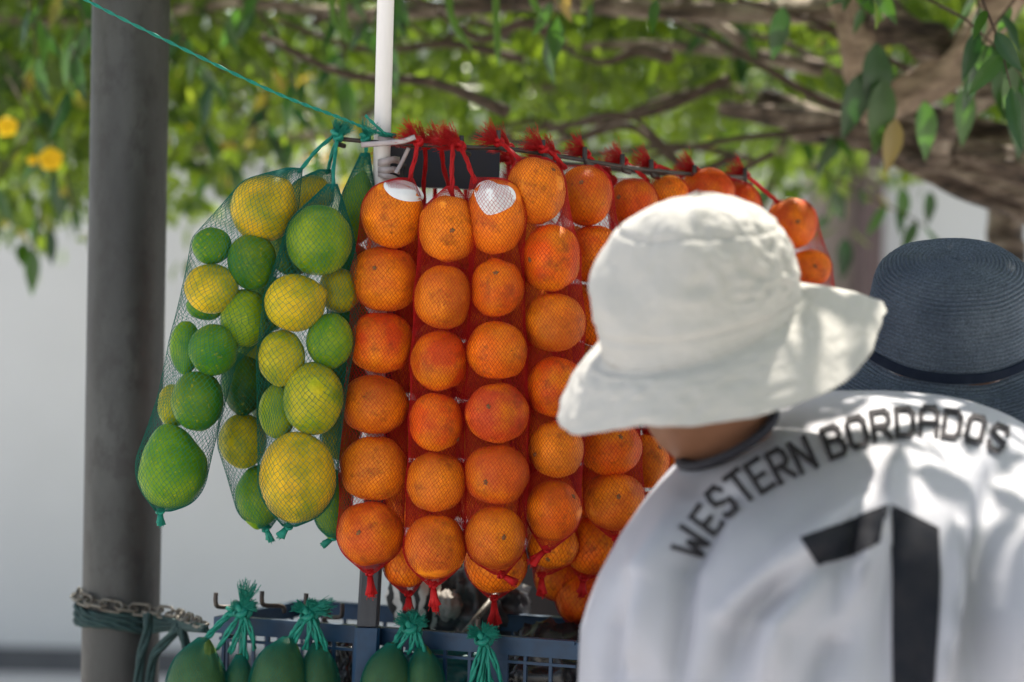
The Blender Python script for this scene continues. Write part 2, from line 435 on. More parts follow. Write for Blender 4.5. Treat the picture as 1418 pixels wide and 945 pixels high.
ring_band(198, 0.005, -0.002, 'band'); ring_band(226, 0.005, 0.004, 'band'); ring_band(238, 0.0045, 0.001, 'band'); ring_band(246, 0.004, -0.004, 'band')
a = MB(); a.tube(bez([P(500, 201, 3.405), P(525, 199, 3.405), P(556, 196, 3.40), P(575, 190, 3.40)], 12), 0.004, 6, flat=0.3); a.build('loose_end', M['strap'], tie)
a = MB(); a.tube(bez([P(566, 205, 3.42), P(556, 226, 3.42), P(548, 240, 3.41)], 12), 0.003, 6, flat=0.3); a.build('loose_end', M['strap'], tie)

# teal string from upper left to the white pole
def twisted(mb, pts, r, strands=2, turns=1.0, n=160):
    c = bez(pts, n); L = sum((c[i + 1] - c[i]).length for i in range(n))
    for s in range(strands):
        out = []
        for i, p in enumerate(c):
            t_ = (c[min(i + 1, n)] - c[max(i - 1, 0)]).normalized(); u = t_.cross(Vector((0, -1, 0.1))).normalized(); v = t_.cross(u)
            an = 2 * math.pi * (s / strands + turns * L / (r * 14) * i / n)
            out.append(p + (u * math.cos(an) + v * math.sin(an)) * r * 0.55)
        mb.tube(out, r * 0.62, 6)
a = MB(); twisted(a, [P(60, -35, 3.36), P(130, 6, 3.36), P(250, 66, 3.37), P(380, 128, 3.39), P(470, 163, 3.40), P(520, 183, 3.41), P(545, 187, 3.425)], 0.0022)
twisted(a, [P(506, 160, 3.41), P(518, 172, 3.405), P(532, 184, 3.41), P(546, 190, 3.42)], 0.002)
wrapc = P(535, 188, DWP)
a.tube([wrapc + Vector((math.cos(t_ * .35) * S(13.5, DWP), math.sin(t_ * .35) * S(13.5, DWP), 0.002 * math.sin(t_ * .17))) for t_ in range(36)], 0.002, 6)
o = recentre(a.build('string', M['green_cord'])); tag(o, 'thin teal string stretched from the upper left to the white pole', 'string')

# ------------------------------------------------------------------ fruit
def fruit_mesh(c, dims, seed, stem=None, stem_depth=0.06, tip=None, tip_amt=0.0, tip_w=0.3, lump=0.022, pear=None, pear_amt=0.0, box=0.0, kindflat=False):
    """c: world centre, dims: half sizes x, y, z. returns verts (local), faces"""
    nu, nv = 40, 26
    vs = []; fs = []
    stem = Vector(stem).normalized() if stem is not None else None
    tip = Vector(tip).normalized() if tip is not None else None
    pear = Vector(pear).normalized() if pear is not None else None
    off = Vector((seed * 3.17, seed * 1.71, seed * 0.77))
    def pt(n):
        r = 1 + lump * noise.noise(n * 1.7 + off) * 1.6 + 0.006 * noise.noise(n * 5 + off)
        if kindflat: r *= 1.015 - .05 * max(0, abs(n.z) - .72) / .28
        if box: r *= (abs(n.x) ** 3 + abs(n.y) ** 3 + abs(n.z) ** 3) ** (-box / 3)
        if stem is not None:
            an = n.angle(stem); r -= stem_depth * math.exp(-(an / 0.20) ** 2)
            r += 0.010 * math.cos(an * 1) * math.exp(-(an / 0.7) ** 2) * math.cos(6 * math.atan2(n.dot(stem.orthogonal()), n.dot(stem.cross(stem.orthogonal()))))
        if tip is not None:
            an = n.angle(tip); r += tip_amt * math.exp(-(an / tip_w) ** 2) + tip_amt * 0.5 * math.exp(-(an / (tip_w * 2.4)) ** 2)
        if pear is not None:
            k = n.dot(pear); r *= 1 - pear_amt * max(0, k) ** 1.2 * (1 - max(0, k)) * 2.5
        return Vector((n.x * dims[0] * r, n.y * dims[1] * r, n.z * dims[2] * r))
    vs.append(pt(Vector((0, 0, 1))))
    for j in range(1, nv):
        th = math.pi * j / nv
        for i in range(nu):
            ph = 2 * math.pi * i / nu
            vs.append(pt(Vector((math.sin(th) * math.cos(ph), math.sin(th) * math.sin(ph), math.cos(th)))))
    vs.append(pt(Vector((0, 0, -1))))
    for i in range(nu): fs.append((0, 1 + i, 1 + (i + 1) % nu))
    for j in range(nv - 2):
        for i in range(nu):
            a_ = 1 + j * nu; b_ = a_ + nu
            fs.append((a_ + i, b_ + i, b_ + (i + 1) % nu, a_ + (i + 1) % nu))
    last = len(vs) - 1; a_ = 1 + (nv - 2) * nu
    for i in range(nu): fs.append((last, a_ + (i + 1) % nu, a_ + i))
    return vs, fs

_seed = [0]
def make_fruit(kind, c, dims, color, label, cat, group, scar=False, stem=None, sticker=None, **kw):
    _seed[0] += 1
    vs, fs = fruit_mesh(c, dims, _seed[0], stem, **kw)
    me = bpy.data.meshes.new(kind); me.from_pydata([tuple(v) for v in vs], [], fs)
    me.polygons.foreach_set('use_smooth', [True] * len(me.polygons))
    me.materials.append(M[{'orange': 'orange', 'avocado': 'avocado'}.get(kind, 'citrus')]); me.update()
    o = link(kind, me); o.location = c; o.color = (*color, 1)
    tag(o, label, cat, group)
    bvh = BVHTree.FromPolygons(vs, fs)
    if scar and stem is not None:
        s = Vector(stem).normalized(); hit = bvh.ray_cast(s * 0.3, -s)
        if hit[0] is not None:
            nrm = (hit[1] + s).normalized(); u = nrm.orthogonal().normalized(); v = nrm.cross(u)
            mb = MB(); cpt = c + hit[0]; vv = [cpt + nrm * 0.0022]; n = 20
            for r_, h in ((0.5, 0.0020), (1.0, 0.0004)):
                for i in range(n):
                    an = 2 * math.pi * i / n; rr = 0.0034 * r_ * (1 + 0.22 * math.cos(5 * an) + .15 * math.cos(2 * an + _seed[0]))
                    q = hit[0] + u * math.cos(an) * rr + v * math.sin(an) * rr
                    h2 = bvh.ray_cast(q + nrm * 0.03, -nrm)
                    q2 = h2[0] if h2[0] is not None else q
                    vv.append(c + q2 + nrm * h)
            ff = [(0, 1 + i, 1 + (i + 1) % n) for i in range(n)] + [(1 + i, 1 + n + i, 1 + n + (i + 1) % n, 1 + (i + 1) % n) for i in range(n)]
            mb.add([tuple(p) for p in vv], ff); mb.build('stem_scar', M['scar'], o)
    if sticker:
        shape, sx, sz, hw, hh, rot = sticker
        mb = MB(); n = 40; rings = 5; vv = []
        def put(x, z):
            q = Vector((sx + x * math.cos(rot) - z * math.sin(rot), -0.2, sz + x * math.sin(rot) + z * math.cos(rot)))
            h2 = bvh.ray_cast(q, Vector((0, 1, 0)))
            p = h2[0] if h2[0] is not None else Vector((q.x, 0, q.z))
            nn = h2[1] if h2[0] is not None else Vector((0, -1, 0))
            return c + p + nn * 0.0007
        vv.append(put(0, 0))
        for k in range(1, rings + 1):
            for i in range(n):
                an = 2 * math.pi * i / n
                if shape == 'heart':
                    x = math.sin(an) ** 3; z = (13 * math.cos(an) - 4 * math.cos(2 * an) - 1.6 * math.cos(3 * an) - .6 * math.cos(4 * an)) / 14.5
                    x = 0.4 * x + 0.6 * math.sin(an); z = .6 * z + .4 * math.cos(an)
                else: x = math.cos(an) * (1 + 0.08 * math.cos(2 * an + 1)); z = math.sin(an)
                vv.append(put(x * hw * k / rings, z * hh * k / rings))
        ff = [(0, 1 + i, 1 + (i + 1) % n) for i in range(n)]
        for k in range(rings - 1):
            for i in range(n):
                a_ = 1 + k * n; b_ = a_ + n
                ff.append((a_ + i, b_ + i, b_ + (i + 1) % n, a_ + (i + 1) % n))
        mb.add([tuple(p) for p in vv], ff); mb.build('sticker', M['white_sticker'], o)
    return o

# ------------------------------------------------------------------ nets
def net_surface(ells, links, neck, foot, pinch=0.05, offset=0.0014):
    """ells: list of (centre, dims). A taut net: convex slices of the swept fruit. -> dense z-levels, centres, radius(theta)"""
    E = []
    for c, d in ells: E.append((np.array(c), np.array(d)))
    lk = [(E[i], E[j]) for i, j in links]
    small = np.array([0.004, 0.004, 0.004])
    lk.append(((np.array(neck[0]), small), E[neck[1]]))
    lk.append((E[foot[1]], (np.array(foot[0]), small)))
    for k in neck[2:]: lk.append(((np.array(neck[0]), small), E[k]))
    for k in foot[2:]: lk.append((E[k], (np.array(foot[0]), small)))
    C = []; D = []
    for (c0, d0), (c1, d1) in lk:
        endcone = min(d0[0], d1[0]) < 0.006
        for t_ in np.linspace(0, 1, 19):
            k = 1 - (0 if endcone else pinch) * 4 * t_ * (1 - t_)
            C.append(c0 * (1 - t_) + c1 * t_); D.append((d0 * (1 - t_) + d1 * t_) * k)
    C = np.array(C); D = np.array(D)
    z1 = neck[0][2]; z0 = min(foot[0][2], z1 - 0.05)
    nz = int((z1 - z0) / 0.0025); zs = np.linspace(z1, z0, nz)
    nphi = 64; ph = np.linspace(0, 2 * np.pi, nphi, endpoint=False); U = np.stack([np.cos(ph), np.sin(ph)], 1)
    cs = np.zeros((nz, 2)); rr = np.zeros((nz, nphi))
    cosd = np.cos(ph[:, None] - ph[None, :]); ok = cosd > 0.12
    for k, z in enumerate(zs):
        s2 = 1 - ((z - C[:, 2]) / D[:, 2]) ** 2; msk = s2 > 0
        if not msk.any():
            cs[k] = cs[k - 1] if k else np.array(neck[0])[:2]; rr[k] = rr[k - 1] if k else 0.004; continue
        s = np.sqrt(s2[msk]); cc = C[msk][:, :2]; ax = D[msk][:, :2] * s[:, None]
        h = (cc @ U.T + np.sqrt((ax[:, :1] * U[:, 0]) ** 2 + (ax[:, 1:] * U[:, 1]) ** 2)).max(0)
        hb = (h + 0)  # centre from support widths
        cx = (h[0] - h[nphi // 2]) / 2; cy = (h[nphi // 4] - h[3 * nphi // 4]) / 2
        h2 = h - (U @ np.array([cx, cy]))
        q = np.where(ok, h2[None, :] / np.where(ok, cosd, 1), 1e9)
        rr[k] = q.min(1) + offset; cs[k] = (cx, cy)
    for _ in range(2):
        rr[1:-1] = (rr[:-2] + 2 * rr[1:-1] + rr[2:]) / 4; cs[1:-1] = (cs[:-2] + 2 * cs[1:-1] + cs[2:]) / 4
    return zs, cs, rr, ph

def net_threads(surf, N, row, rad, name, mat, parent, jit=0.16, twist=0.0, seed=0):
    zs, cs, rr, ph = surf
    g2 = np.random.default_rng(seed + 11)
    rm = rr.mean(1); ds = np.sqrt(np.diff(zs) ** 2 + np.diff(rm) ** 2 + (np.diff(cs, axis=0) ** 2).sum(1))
    s = np.concatenate([[0], np.cumsum(ds)]); rows = max(8, int(s[-1] / row)); sr = np.linspace(0, s[-1], rows)
    # low frequency stretch of the lattice
    I = np.arange(N)[None, :]; K = np.arange(rows)[:, None]
    th = 2 * np.pi * (I + 0.5 * (K % 2)) / N + g2.normal(0, jit * 2 * np.pi / N * .6, (rows, N)) + twist * K / rows + 0.10 * np.sin(K * 0.11 + seed) 
    sj = sr[:, None] + g2.normal(0, jit * row * .6, (rows, N)) + row * 0.9 * np.sin(I * 2 * np.pi / N * 2 + seed)
    sj = np.clip(sj, 0, s[-1]); sj[0] = 0; sj[-1] = s[-1]
    zz = np.interp(sj, s, zs); cx = np.interp(sj, s, cs[:, 0]); cy = np.interp(sj, s, cs[:, 1])
    # bilinear radius
    ki = np.clip(np.searchsorted(s, sj) - 1, 0, len(s) - 2); kf = (sj - s[ki]) / np.maximum(s[ki + 1] - s[ki], 1e-9)
    tp = (th % (2 * np.pi)) / (2 * np.pi) * len(ph); ti = np.floor(tp).astype(int) % len(ph); tf = tp - np.floor(tp); tj = (ti + 1) % len(ph)
    r0 = rr[ki, ti] * (1 - tf) + rr[ki, tj] * tf; r1 = rr[ki + 1, ti] * (1 - tf) + rr[ki + 1, tj] * tf
    r = r0 * (1 - kf) + r1 * kf
    nx, ny = np.cos(th), np.sin(th)
    V = np.stack([cx + nx * r, cy + ny * r, zz], -1); NR = np.stack([nx, ny, np.zeros_like(nx)], -1)
    A = []; B = []; NN = []
    for k in range(rows - 1):
        sh = 0 if k % 2 == 0 else 1
        for o_ in (0, -1):
            idx = (np.arange(N) + o_ + sh) % N
            A.append(V[k]); B.append(V[k + 1][idx]); NN.append(NR[k])
    mb = MB(); prisms(mb, np.concatenate(A), np.concatenate(B), rad, np.concatenate(NN))
    return mb.build(name, mat, parent, True)

def tuft(mb, base, direction, length, n, spread, rad, seed, curl=0.4):
    g2 = random.Random(seed); d = Vector(direction).normalized(); u = d.orthogonal().normalized(); v = d.cross(u)
    A = []; B = []
    for i in range(n):
        an = g2.uniform(0, 2 * math.pi); rr = spread * math.sqrt(g2.random()); L = length * g2.uniform(0.55, 1.1)
        dd = (d + (u * math.cos(an) + v * math.sin(an)) * rr).normalized(); p = Vector(base) + (u * math.cos(an) + v * math.sin(an)) * 0.003 * g2.random()
        bend = Vector((g2.uniform(-1, 1), g2.uniform(-1, 1), g2.uniform(-1, 0.6))) * curl
        for k in range(4):
            q = p + (dd + bend * (k / 4) ** 1.5).normalized() * (L / 4)
            q += Vector((g2.uniform(-1, 1), g2.uniform(-1, 1), g2.uniform(-1, 1))) * L * 0.035
            A.append(p[:]); B.append(q[:]); p = q
    prisms(mb, A, B, rad)
    # cross threads knit the tuft into scraps of net
    A2 = []; B2 = []
    for i in range(0, len(A) - 12, 2):
        if g2.random() < 0.75: A2.append(B[i]); B2.append(B[(i + 5)])
    if A2: 
        keep = [k for k in range(len(A2)) if (Vector(A2[k]) - Vector(B2[k])).length < length * 0.4]
        if keep: prisms(mb, [A2[k] for k in keep], [B2[k] for k in keep], rad)

def knot(mb, c, r, axis, seed, n=40):
    g2 = random.Random(seed); ax = Vector(axis).normalized(); u = ax.orthogonal().normalized(); v = ax.cross(u); pts = []
    for i in range(n):
        t_ = 2 * math.pi * i / n
        a_ = (2 + math.cos(3 * t_)) * 0.33
        pts.append(Vector(c) + u * (r * a_ * math.cos(2 * t_)) + v * (r * a_ * math.sin(2 * t_)) + ax * (r * 0.55 * math.sin(3 * t_)) )
    mb.tube(pts, r * 0.42, 7, closed=True)
    mb.tube([Vector(c) - ax * r * .7, Vector(c), Vector(c) + ax * r * .7], [r * .5, r * .7, r * .5], 7)

def strand_bundle(mb, pts, r, seed, n=3, fray=0.0):
    """gathered net neck: twisted flat strands"""
    g2 = random.Random(seed); c = bez(pts, 18)
    for s in range(n):
        out = []; rads = []
        for i, p in enumerate(c):
            t_ = (c[min(i + 1, 18)] - c[max(i - 1, 0)]).normalized(); u = t_.cross(Vector((0, -1, 0.1))).normalized(); v = t_.cross(u)
            an = 2 * math.pi * s / n + i * 0.22 + seed
            k = r * (0.55 + 0.12 * math.sin(i * 1.3 + seed + s))
            out.append(p + (u * math.cos(an) + v * math.sin(an)) * k); rads.append(r * (0.55 + 0.15 * math.sin(i * 0.9 + s * 2 + seed)))
        mb.tube(out, rads, 6, flat=0.7)

def make_bag(label, group, color, fruits, links, neck_px, foot_px, hooks, net=(44, 0.0045, 0.00042), tail_dir=(0, 0, -1), tail_len=0.03, tuft_dir=(-0.5, 0, 0.6), tuft_len=0.036, tuft_n=170, neck_to=(0,), foot_to=None, pinch=0.05, bundle_r=0.0032, seed=1, knot_r=0.007, name='net_bag', offset=0.0014):
    """fruits: (centre, dims); neck_px / foot_px: (px, py, depth)"""
    neck = P(*neck_px); foot = P(*foot_px)
    root = empty(name, foot, label, 'net bag', group)
    nm = M['red_net'] if color == 'red' else M['green_net']; cm = nm if color == 'red' else M['green_cord']
    foot_to = foot_to if foot_to is not None else (len(fruits) - 1,)
    surf = net_surface(fruits, links, (neck, *neck_to), (foot, *foot_to), pinch, offset)
    net_threads(surf, net[0], net[1], net[2], 'net', nm, root, seed=seed)
    mb = MB()
    hp = [P(*h) for h in hooks]
    strand_bundle(mb, [neck - Vector((0, 0, 0.006))] + hp[:-1] + [hp[-1]] if len(hp) > 1 else [neck - Vector((0, 0, 0.006)), (neck + hp[0]) / 2 + Vector((0.001, 0, -0.003)), hp[0]], bundle_r, seed)
    mb.build('neck_cord', cm, root)
    mb = MB(); knot(mb, hp[-1], knot_r, (0.3, -0.5, 0.8), seed); mb.build('knot', cm, root)
    mb = MB(); tuft(mb, hp[-1], tuft_dir, tuft_len, tuft_n, 0.85, 0.00027, seed); mb.build('tuft', cm, root)
    mb = MB(); knot(mb, foot, knot_r * .75, tail_dir, seed + 3); td = Vector(tail_dir).normalized()
    g2 = random.Random(seed)
    for k in range(4):
        sp = Vector((g2.uniform(-1, 1), g2.uniform(-1, 1), 0)) * 0.22
        mb.tube([foot + td * 0.002, foot + (td + sp * .5).normalized() * tail_len * .5, foot + (td + sp).normalized() * tail_len * g2.uniform(.75, 1)], [0.0034, 0.0042, 0.0048], 6, flat=0.35)
    tuft(mb, foot + td * tail_len * .5, td, tail_len * .55, 16, 0.35, 0.00045, seed + 5, 0.15)
    mb.build('tail', cm, root)
    return root

ORD = ['top', 'second', 'third', 'fourth', 'fifth', 'sixth', 'seventh']
def vary(c, g2, s=0.1):
    k = g2.uniform(1 - s, 1 + s * .6); return (min(1, c[0] * k), c[1] * k * g2.uniform(1 - s, 1 + s), c[2])
ORC = [(0.95, 0.17, 0.003), (0.90, 0.13, 0.003), (0.97, 0.23, 0.004), (0.86, 0.11, 0.003), (0.74, 0.085, 0.003), (0.98, 0.27, 0.004)]

def orange_strand(phrase, d, rows, neck, hooks, foot, seed, tail_dir=(0, 0, -1), net=(52, 0.0034, 0.00040), extra=None, tuft_dir=(-0.8, 0, 0.45), depth_k=1.0, tail_len=0.032, **kw):
    """rows: (px, py, half width px, half height px) top to bottom"""
    g2 = random.Random(seed); extra = extra or {}; ells = []
    for i, (px, py, hw, hh) in enumerate(rows):
        c = P(px, py, d + g2.uniform(-.004, .004)); dims = (S(hw, d), S((hw + hh) / 2 * .97, d), S(hh, d)); ells.append((c, dims))
        ex = dict(extra.get(i, {}))
        lab = ex.pop('label', None) or f'{ORD[i] if i < len(rows) - 1 or i == 0 else "bottom"} orange in {phrase}'
        stem = ex.pop('stem', None)
        if stem is None:
            stem = Vector((g2.uniform(-1, 1), g2.uniform(-1, .5), g2.uniform(-.6, .8))); sc_ = stem.y < 0 and g2.random() < .6
        else: sc_ = True
        col = ex.pop('color', None) or vary(g2.choice(ORC), g2)
        make_fruit('orange', c, dims, col, lab, 'orange', 'oranges packed in red nets', scar=sc_, stem=stem, stem_depth=0.05, lump=0.042, kindflat=True, box=g2.uniform(0, .06), **ex)
    n = len(rows)
    make_bag(f'red net bag of oranges, {phrase}', 'red net bags of oranges', 'red', ells, [(i, i + 1) for i in range(n - 1)], neck, (foot[0], foot[1] + 4, foot[2]), hooks, net=net, offset=.0024, tail_dir=tail_dir, tuft_dir=tuft_dir, seed=seed, pinch=0.07, tail_len=tail_len, **kw)

d1, d2, d3, d4 = 3.365, 3.335, 3.335, 3.36
FRONT = (50, 0.0036, 0.00025)
orange_strand('the strand beside the white pole', d1, [(544, 298, 43, 48), (533, 387, 48, 46), (528, 475, 45, 44), (519, 561, 45, 43), (517, 649, 47, 46), (513, 739, 45, 46)],
    (566, 247, d1), [(574, 222, 3.38), (579, 196, 3.41)], (512, 789, d1), 21, (0.1, 0, -1), FRONT,
    {0: dict(label='top orange beside the white pole with an oval white sticker', sticker=('oval', S(15, d1), S(33, d1), S(27, d1), S(15, d1), R(-14)), stem=(0.45, 0.9, -0.2)),
     1: dict(stem=(-0.3, -1, 0.35), color=(0.70, 0.135, 0.008)), 5: dict(stem=(-0.35, -1, 0.1), color=(0.70, 0.13, 0.008)), 3: dict(color=(0.76, 0.17, .008)), 4: dict(color=(0.78, 0.215, .01))}, tail_len=0.036)
orange_strand('the second strand from the white pole', d2, [(621, 317, 40, 48), (613, 412, 39, 46), (608, 500, 39, 43), (604, 585, 37, 42), (604, 668, 41, 43), (602, 757, 42, 46)],
    (626, 258, d2), [(626, 230, 3.36), (627, 197, 3.415)], (600, 806, d2), 22, (0.05, 0, -1), FRONT,
    {0: dict(color=(0.82, 0.225, .01), stem=(.15, -1, -.1)), 1: dict(color=(0.76, 0.17, .008)), 4: dict(color=(0.80, 0.205, .01)), 5: dict(color=(.78, .17, .01))}, tail_len=0.038)
orange_strand('the third strand from the white pole', d3, [(687, 300, 41, 54), (688, 399, 37, 42), (688, 486, 42, 42), (688, 572, 44, 43), (688, 657, 44, 43), (686, 745, 42, 44)],
    (658, 246, d3), [(648, 226, 3.37), (638, 203, 3.415)], (694, 792, d3), 23, (0.9, 0, -0.5), FRONT,
    {0: dict(label='top orange in the third strand with a big notched white sticker', sticker=('heart', S(-3, d3), S(26, d3), S(29, d3), S(26, d3), R(-18)), stem=(.5, .9, .2), color=(0.78, 0.17, .008)),
     1: dict(stem=(-.05, -1, .62)), 3: dict(color=(0.66, 0.085, .012), stem=(-.3, -1, .25)), 4: dict(color=(.73, .13, .01), stem=(-.4, -1, -.25)), 5: dict(color=(.76, .185, .01), stem=(.3, -1, .1))}, tail_len=0.026)
orange_strand('the fourth strand from the white pole', d4, [(742, 264, 41, 48), (763, 358, 40, 48), (768, 447, 42, 42), (769, 536, 40, 43), (770, 622, 38, 41), (766, 707, 38, 43)],
    (722, 219, d4 + .02), [(705, 207, 3.40), (691, 197, 3.43)], (757, 757, d4 - .02), 24, (-0.8, 0, -0.7), FRONT,
    {0: dict(color=(.80, .215, .01)), 1: dict(stem=(-.85, -.8, -.1)), 4: dict(color=(.85, .25, .012)), 2: dict(color=(.78, .18, .01))}, tail_len=0.032)
d5 = 3.46
MID = (44, 0.0042, 0.00027)
orange_strand('the fifth strand, just left of the white hat', d5, [(811, 271, 37, 43), (823, 352, 40, 41), (829, 440, 40, 42), (836, 532, 40, 42), (846, 620, 42, 40), (851, 694, 42, 42)],
    (784, 229, d5), [(768, 216, 3.46), (752, 206, 3.46)], (853, 741, d5), 25, (0.1, 0, -1), MID,
    {0: dict(stem=(-.2, -1, .45)), 4: dict(stem=(.35, -1, .5)), 5: dict(stem=(.1, -1, .22), color=(.74, .155, .01))})
orange_strand('the sixth strand, behind the white hat', 3.56, [(877, 284, 34, 38), (882, 366, 38, 38), (886, 450, 38, 40), (890, 545, 38, 42), (893, 640, 33, 38), (899, 716, 34, 36)],
    (848, 247, 3.56), [(828, 230, 3.54), (811, 214, 3.53)], (902, 760, 3.56), 26, (0.1, 0, -1), MID)
orange_strand('the seventh strand, behind the white hat', 3.64, [(926, 272, 28, 30), (927, 345, 34, 36), (926, 425, 35, 38), (924, 510, 35, 38), (924, 590, 34, 36), (925, 655, 30, 32)],
    (898, 246, 3.63), [(880, 235, 3.60), (863, 224, 3.58)], (926, 700, 3.64), 27, (0.1, 0, -1), MID)
orange_strand('the eighth strand, above the crown of the white hat', 3.72, [(980, 266, 37, 34), (986, 345, 34, 36), (990, 425, 34, 37), (992, 505, 34, 37), (994, 580, 33, 34)],
    (945, 240, 3.70), [(922, 234, 3.66), (903, 230, 3.63)], (996, 625, 3.72), 28, (0.1, 0, -1), MID)
orange_strand('the ninth strand, rising right of the hat crown', 3.78, [(1023, 284, 30, 33), (1040, 350, 32, 34), (1046, 425, 33, 36), (1048, 500, 33, 36)],
    (997, 246, 3.77), [(980, 240, 3.74), (963, 237, 3.71)], (1050, 548, 3.78), 29, (0.1, 0, -1), MID)
orange_strand('the last strand, at the far right by itself', 3.90, [(1097, 310, 34, 36), (1123, 371, 28, 26), (1130, 425, 30, 30), (1133, 485, 30, 32)],
    (1078, 276, 3.89), [(1056, 262, 3.87), (1032, 243, 3.84)], (1136, 528, 3.90), 30, (0.1, 0, -1), MID,
    {0: dict(stem=(.12, -1, .05), color=(.70, .125, .02)), 1: dict(stem=(.1, -1, .05), color=(.68, .12, .02))})
# second row, inside the ring
BACK = (32, 0.0058, 0.00030)
orange_strand('the inner strand behind the first two strands', 3.50, [(578, 332, 32, 38), (574, 415, 34, 40), (571, 505, 34, 42), (568, 595, 34, 42), (565, 690, 34, 42), (562, 779, 31, 36)],
    (586, 282, 3.49), [(588, 240, 3.47), (590, 200, 3.44)], (566, 818, 3.50), 31, (0.05, 0, -1), BACK, tail_len=0.03)
orange_strand('the inner strand behind the third strand', 3.50, [(652, 335, 34, 40), (655, 420, 34, 42), (660, 510, 36, 42), (668, 600, 38, 42), (678, 695, 40, 42), (687, 780, 42, 42)],
    (634, 285, 3.49), [(616, 240, 3.47), (611, 201, 3.44)], (684, 824, 3.49), 32, (0.05, 0, -1), BACK, tail_len=0.042)
orange_strand('the inner strand behind the fourth strand', 3.52, [(722, 345, 32, 40), (728, 430, 34, 42), (738, 520, 36, 42), (750, 605, 36, 40), (760, 685, 36, 38), (766, 757, 35, 32)],
    (716, 290, 3.51), [(712, 240, 3.48), (706, 206, 3.46)], (750, 792, 3.51), 33, (0.0, 0, -1), BACK, tail_len=0.032)
orange_strand('the inner strand behind the fifth strand', 3.57, [(790, 350, 32, 38), (796, 430, 34, 40), (800, 515, 36, 42), (806, 600, 36, 42), (812, 680, 36, 38), (819, 755, 38, 42)],
    (786, 290, 3.56), [(780, 250, 3.54), (770, 216, 3.50)], (808, 797, 3.56), 34, (-0.1, 0, -1), BACK, tail_len=0.03)
orange_strand('the innermost strand, lowest above the dark cart', 3.68, [(735, 560, 36, 40), (748, 645, 36, 40), (762, 728, 36, 38), (777, 800, 36, 34)],
    (725, 500, 3.68), [(722, 400, 3.67), (720, 250, 3.66)], (800, 832, 3.67), 35, (0.6, 0, -0.8), BACK)
orange_strand('the innermost strand, hanging beside the white shirt', 3.66, [(850, 590, 36, 40), (840, 670, 36, 40), (826, 755, 36, 40), (806, 828, 36, 38)],
    (852, 520, 3.66), [(850, 420, 3.65), (848, 250, 3.63)], (800, 868, 3.65), 36, (-0.3, 0, -0.9), BACK)

for q_, (ix, iy, id_) in enumerate(((545, 345, 3.62), (602, 362, 3.63), (645, 350, 3.66), (705, 370, 3.63), (752, 352, 3.66))):
    orange_strand(('the deepest strand behind the first strand', 'the deepest strand behind the second strand', 'the deepest strand behind the gap right of the second strand', 'the deepest strand behind the third strand', 'the deepest strand behind the fourth strand')[q_], id_, [(ix + (k_ % 2) * 4, iy + 82 * k_, 36, 41) for k_ in range(5)],
        (ix, iy - 54, id_), [(ix, iy - 90, id_ - .01), (ix, 222, id_ - .02)], (ix, iy + 375, id_), 70 + q_, (0, 0, -1), (26, 0.0072, 0.00032))

# green citrus bags
LG = [(0.035, 0.22, 0.004), (0.022, 0.16, 0.004), (0.11, 0.32, 0.005)]; YL = [(0.90, 0.50, 0.006), (0.80, 0.50, 0.006), (0.52, 0.42, 0.006)]
YG = [(0.26, 0.38, 0.006), (0.17, 0.32, 0.006)]
def citrus_bag(phrase, rows, links, neck, hooks, foot, seed, neck_to, foot_to, tail_dir=(0, 0, -1), bundle_r=0.0026, **kw):
    """rows: (px, py, d, half w, half h, colour, what, options)"""
    g2 = random.Random(seed); ells = []
    for i, (px, py, d, hw, hh, col, what, ex) in enumerate(rows):
        c = P(px, py, d); dims = (S(hw, d), S(min(hw, hh) * 1.0, d), S(hh, d)); ells.append((c, dims))
        ex = dict(ex); ex.setdefault('tip', (g2.uniform(-1, 1), g2.uniform(-.8, .2), g2.uniform(-1, 1))); ex.setdefault('tip_amt', 0.07)
        kind = 'lemon' if col[0] > 0.28 else 'lime'
        stem = ex.pop('stem', None)
        make_fruit(kind, c, dims, col, f'{what} in {phrase}', kind, 'limes and lemons packed in green nets', stem=stem, scar=stem is not None, stem_depth=0.03, lump=0.028, **ex)
    make_bag(f'green net bag of limes and lemons, {phrase}', 'green net bags of citrus', 'green', ells, links, neck, foot, hooks, net=(42, 0.0047, 0.00032), tail_dir=tail_dir, tuft_dir=(0.3, -.2, .6), tuft_len=0.025, tuft_n=90, neck_to=neck_to, foot_to=foot_to, seed=seed, pinch=0.02, bundle_r=bundle_r, tail_len=0.022, offset=0.0025, **kw)

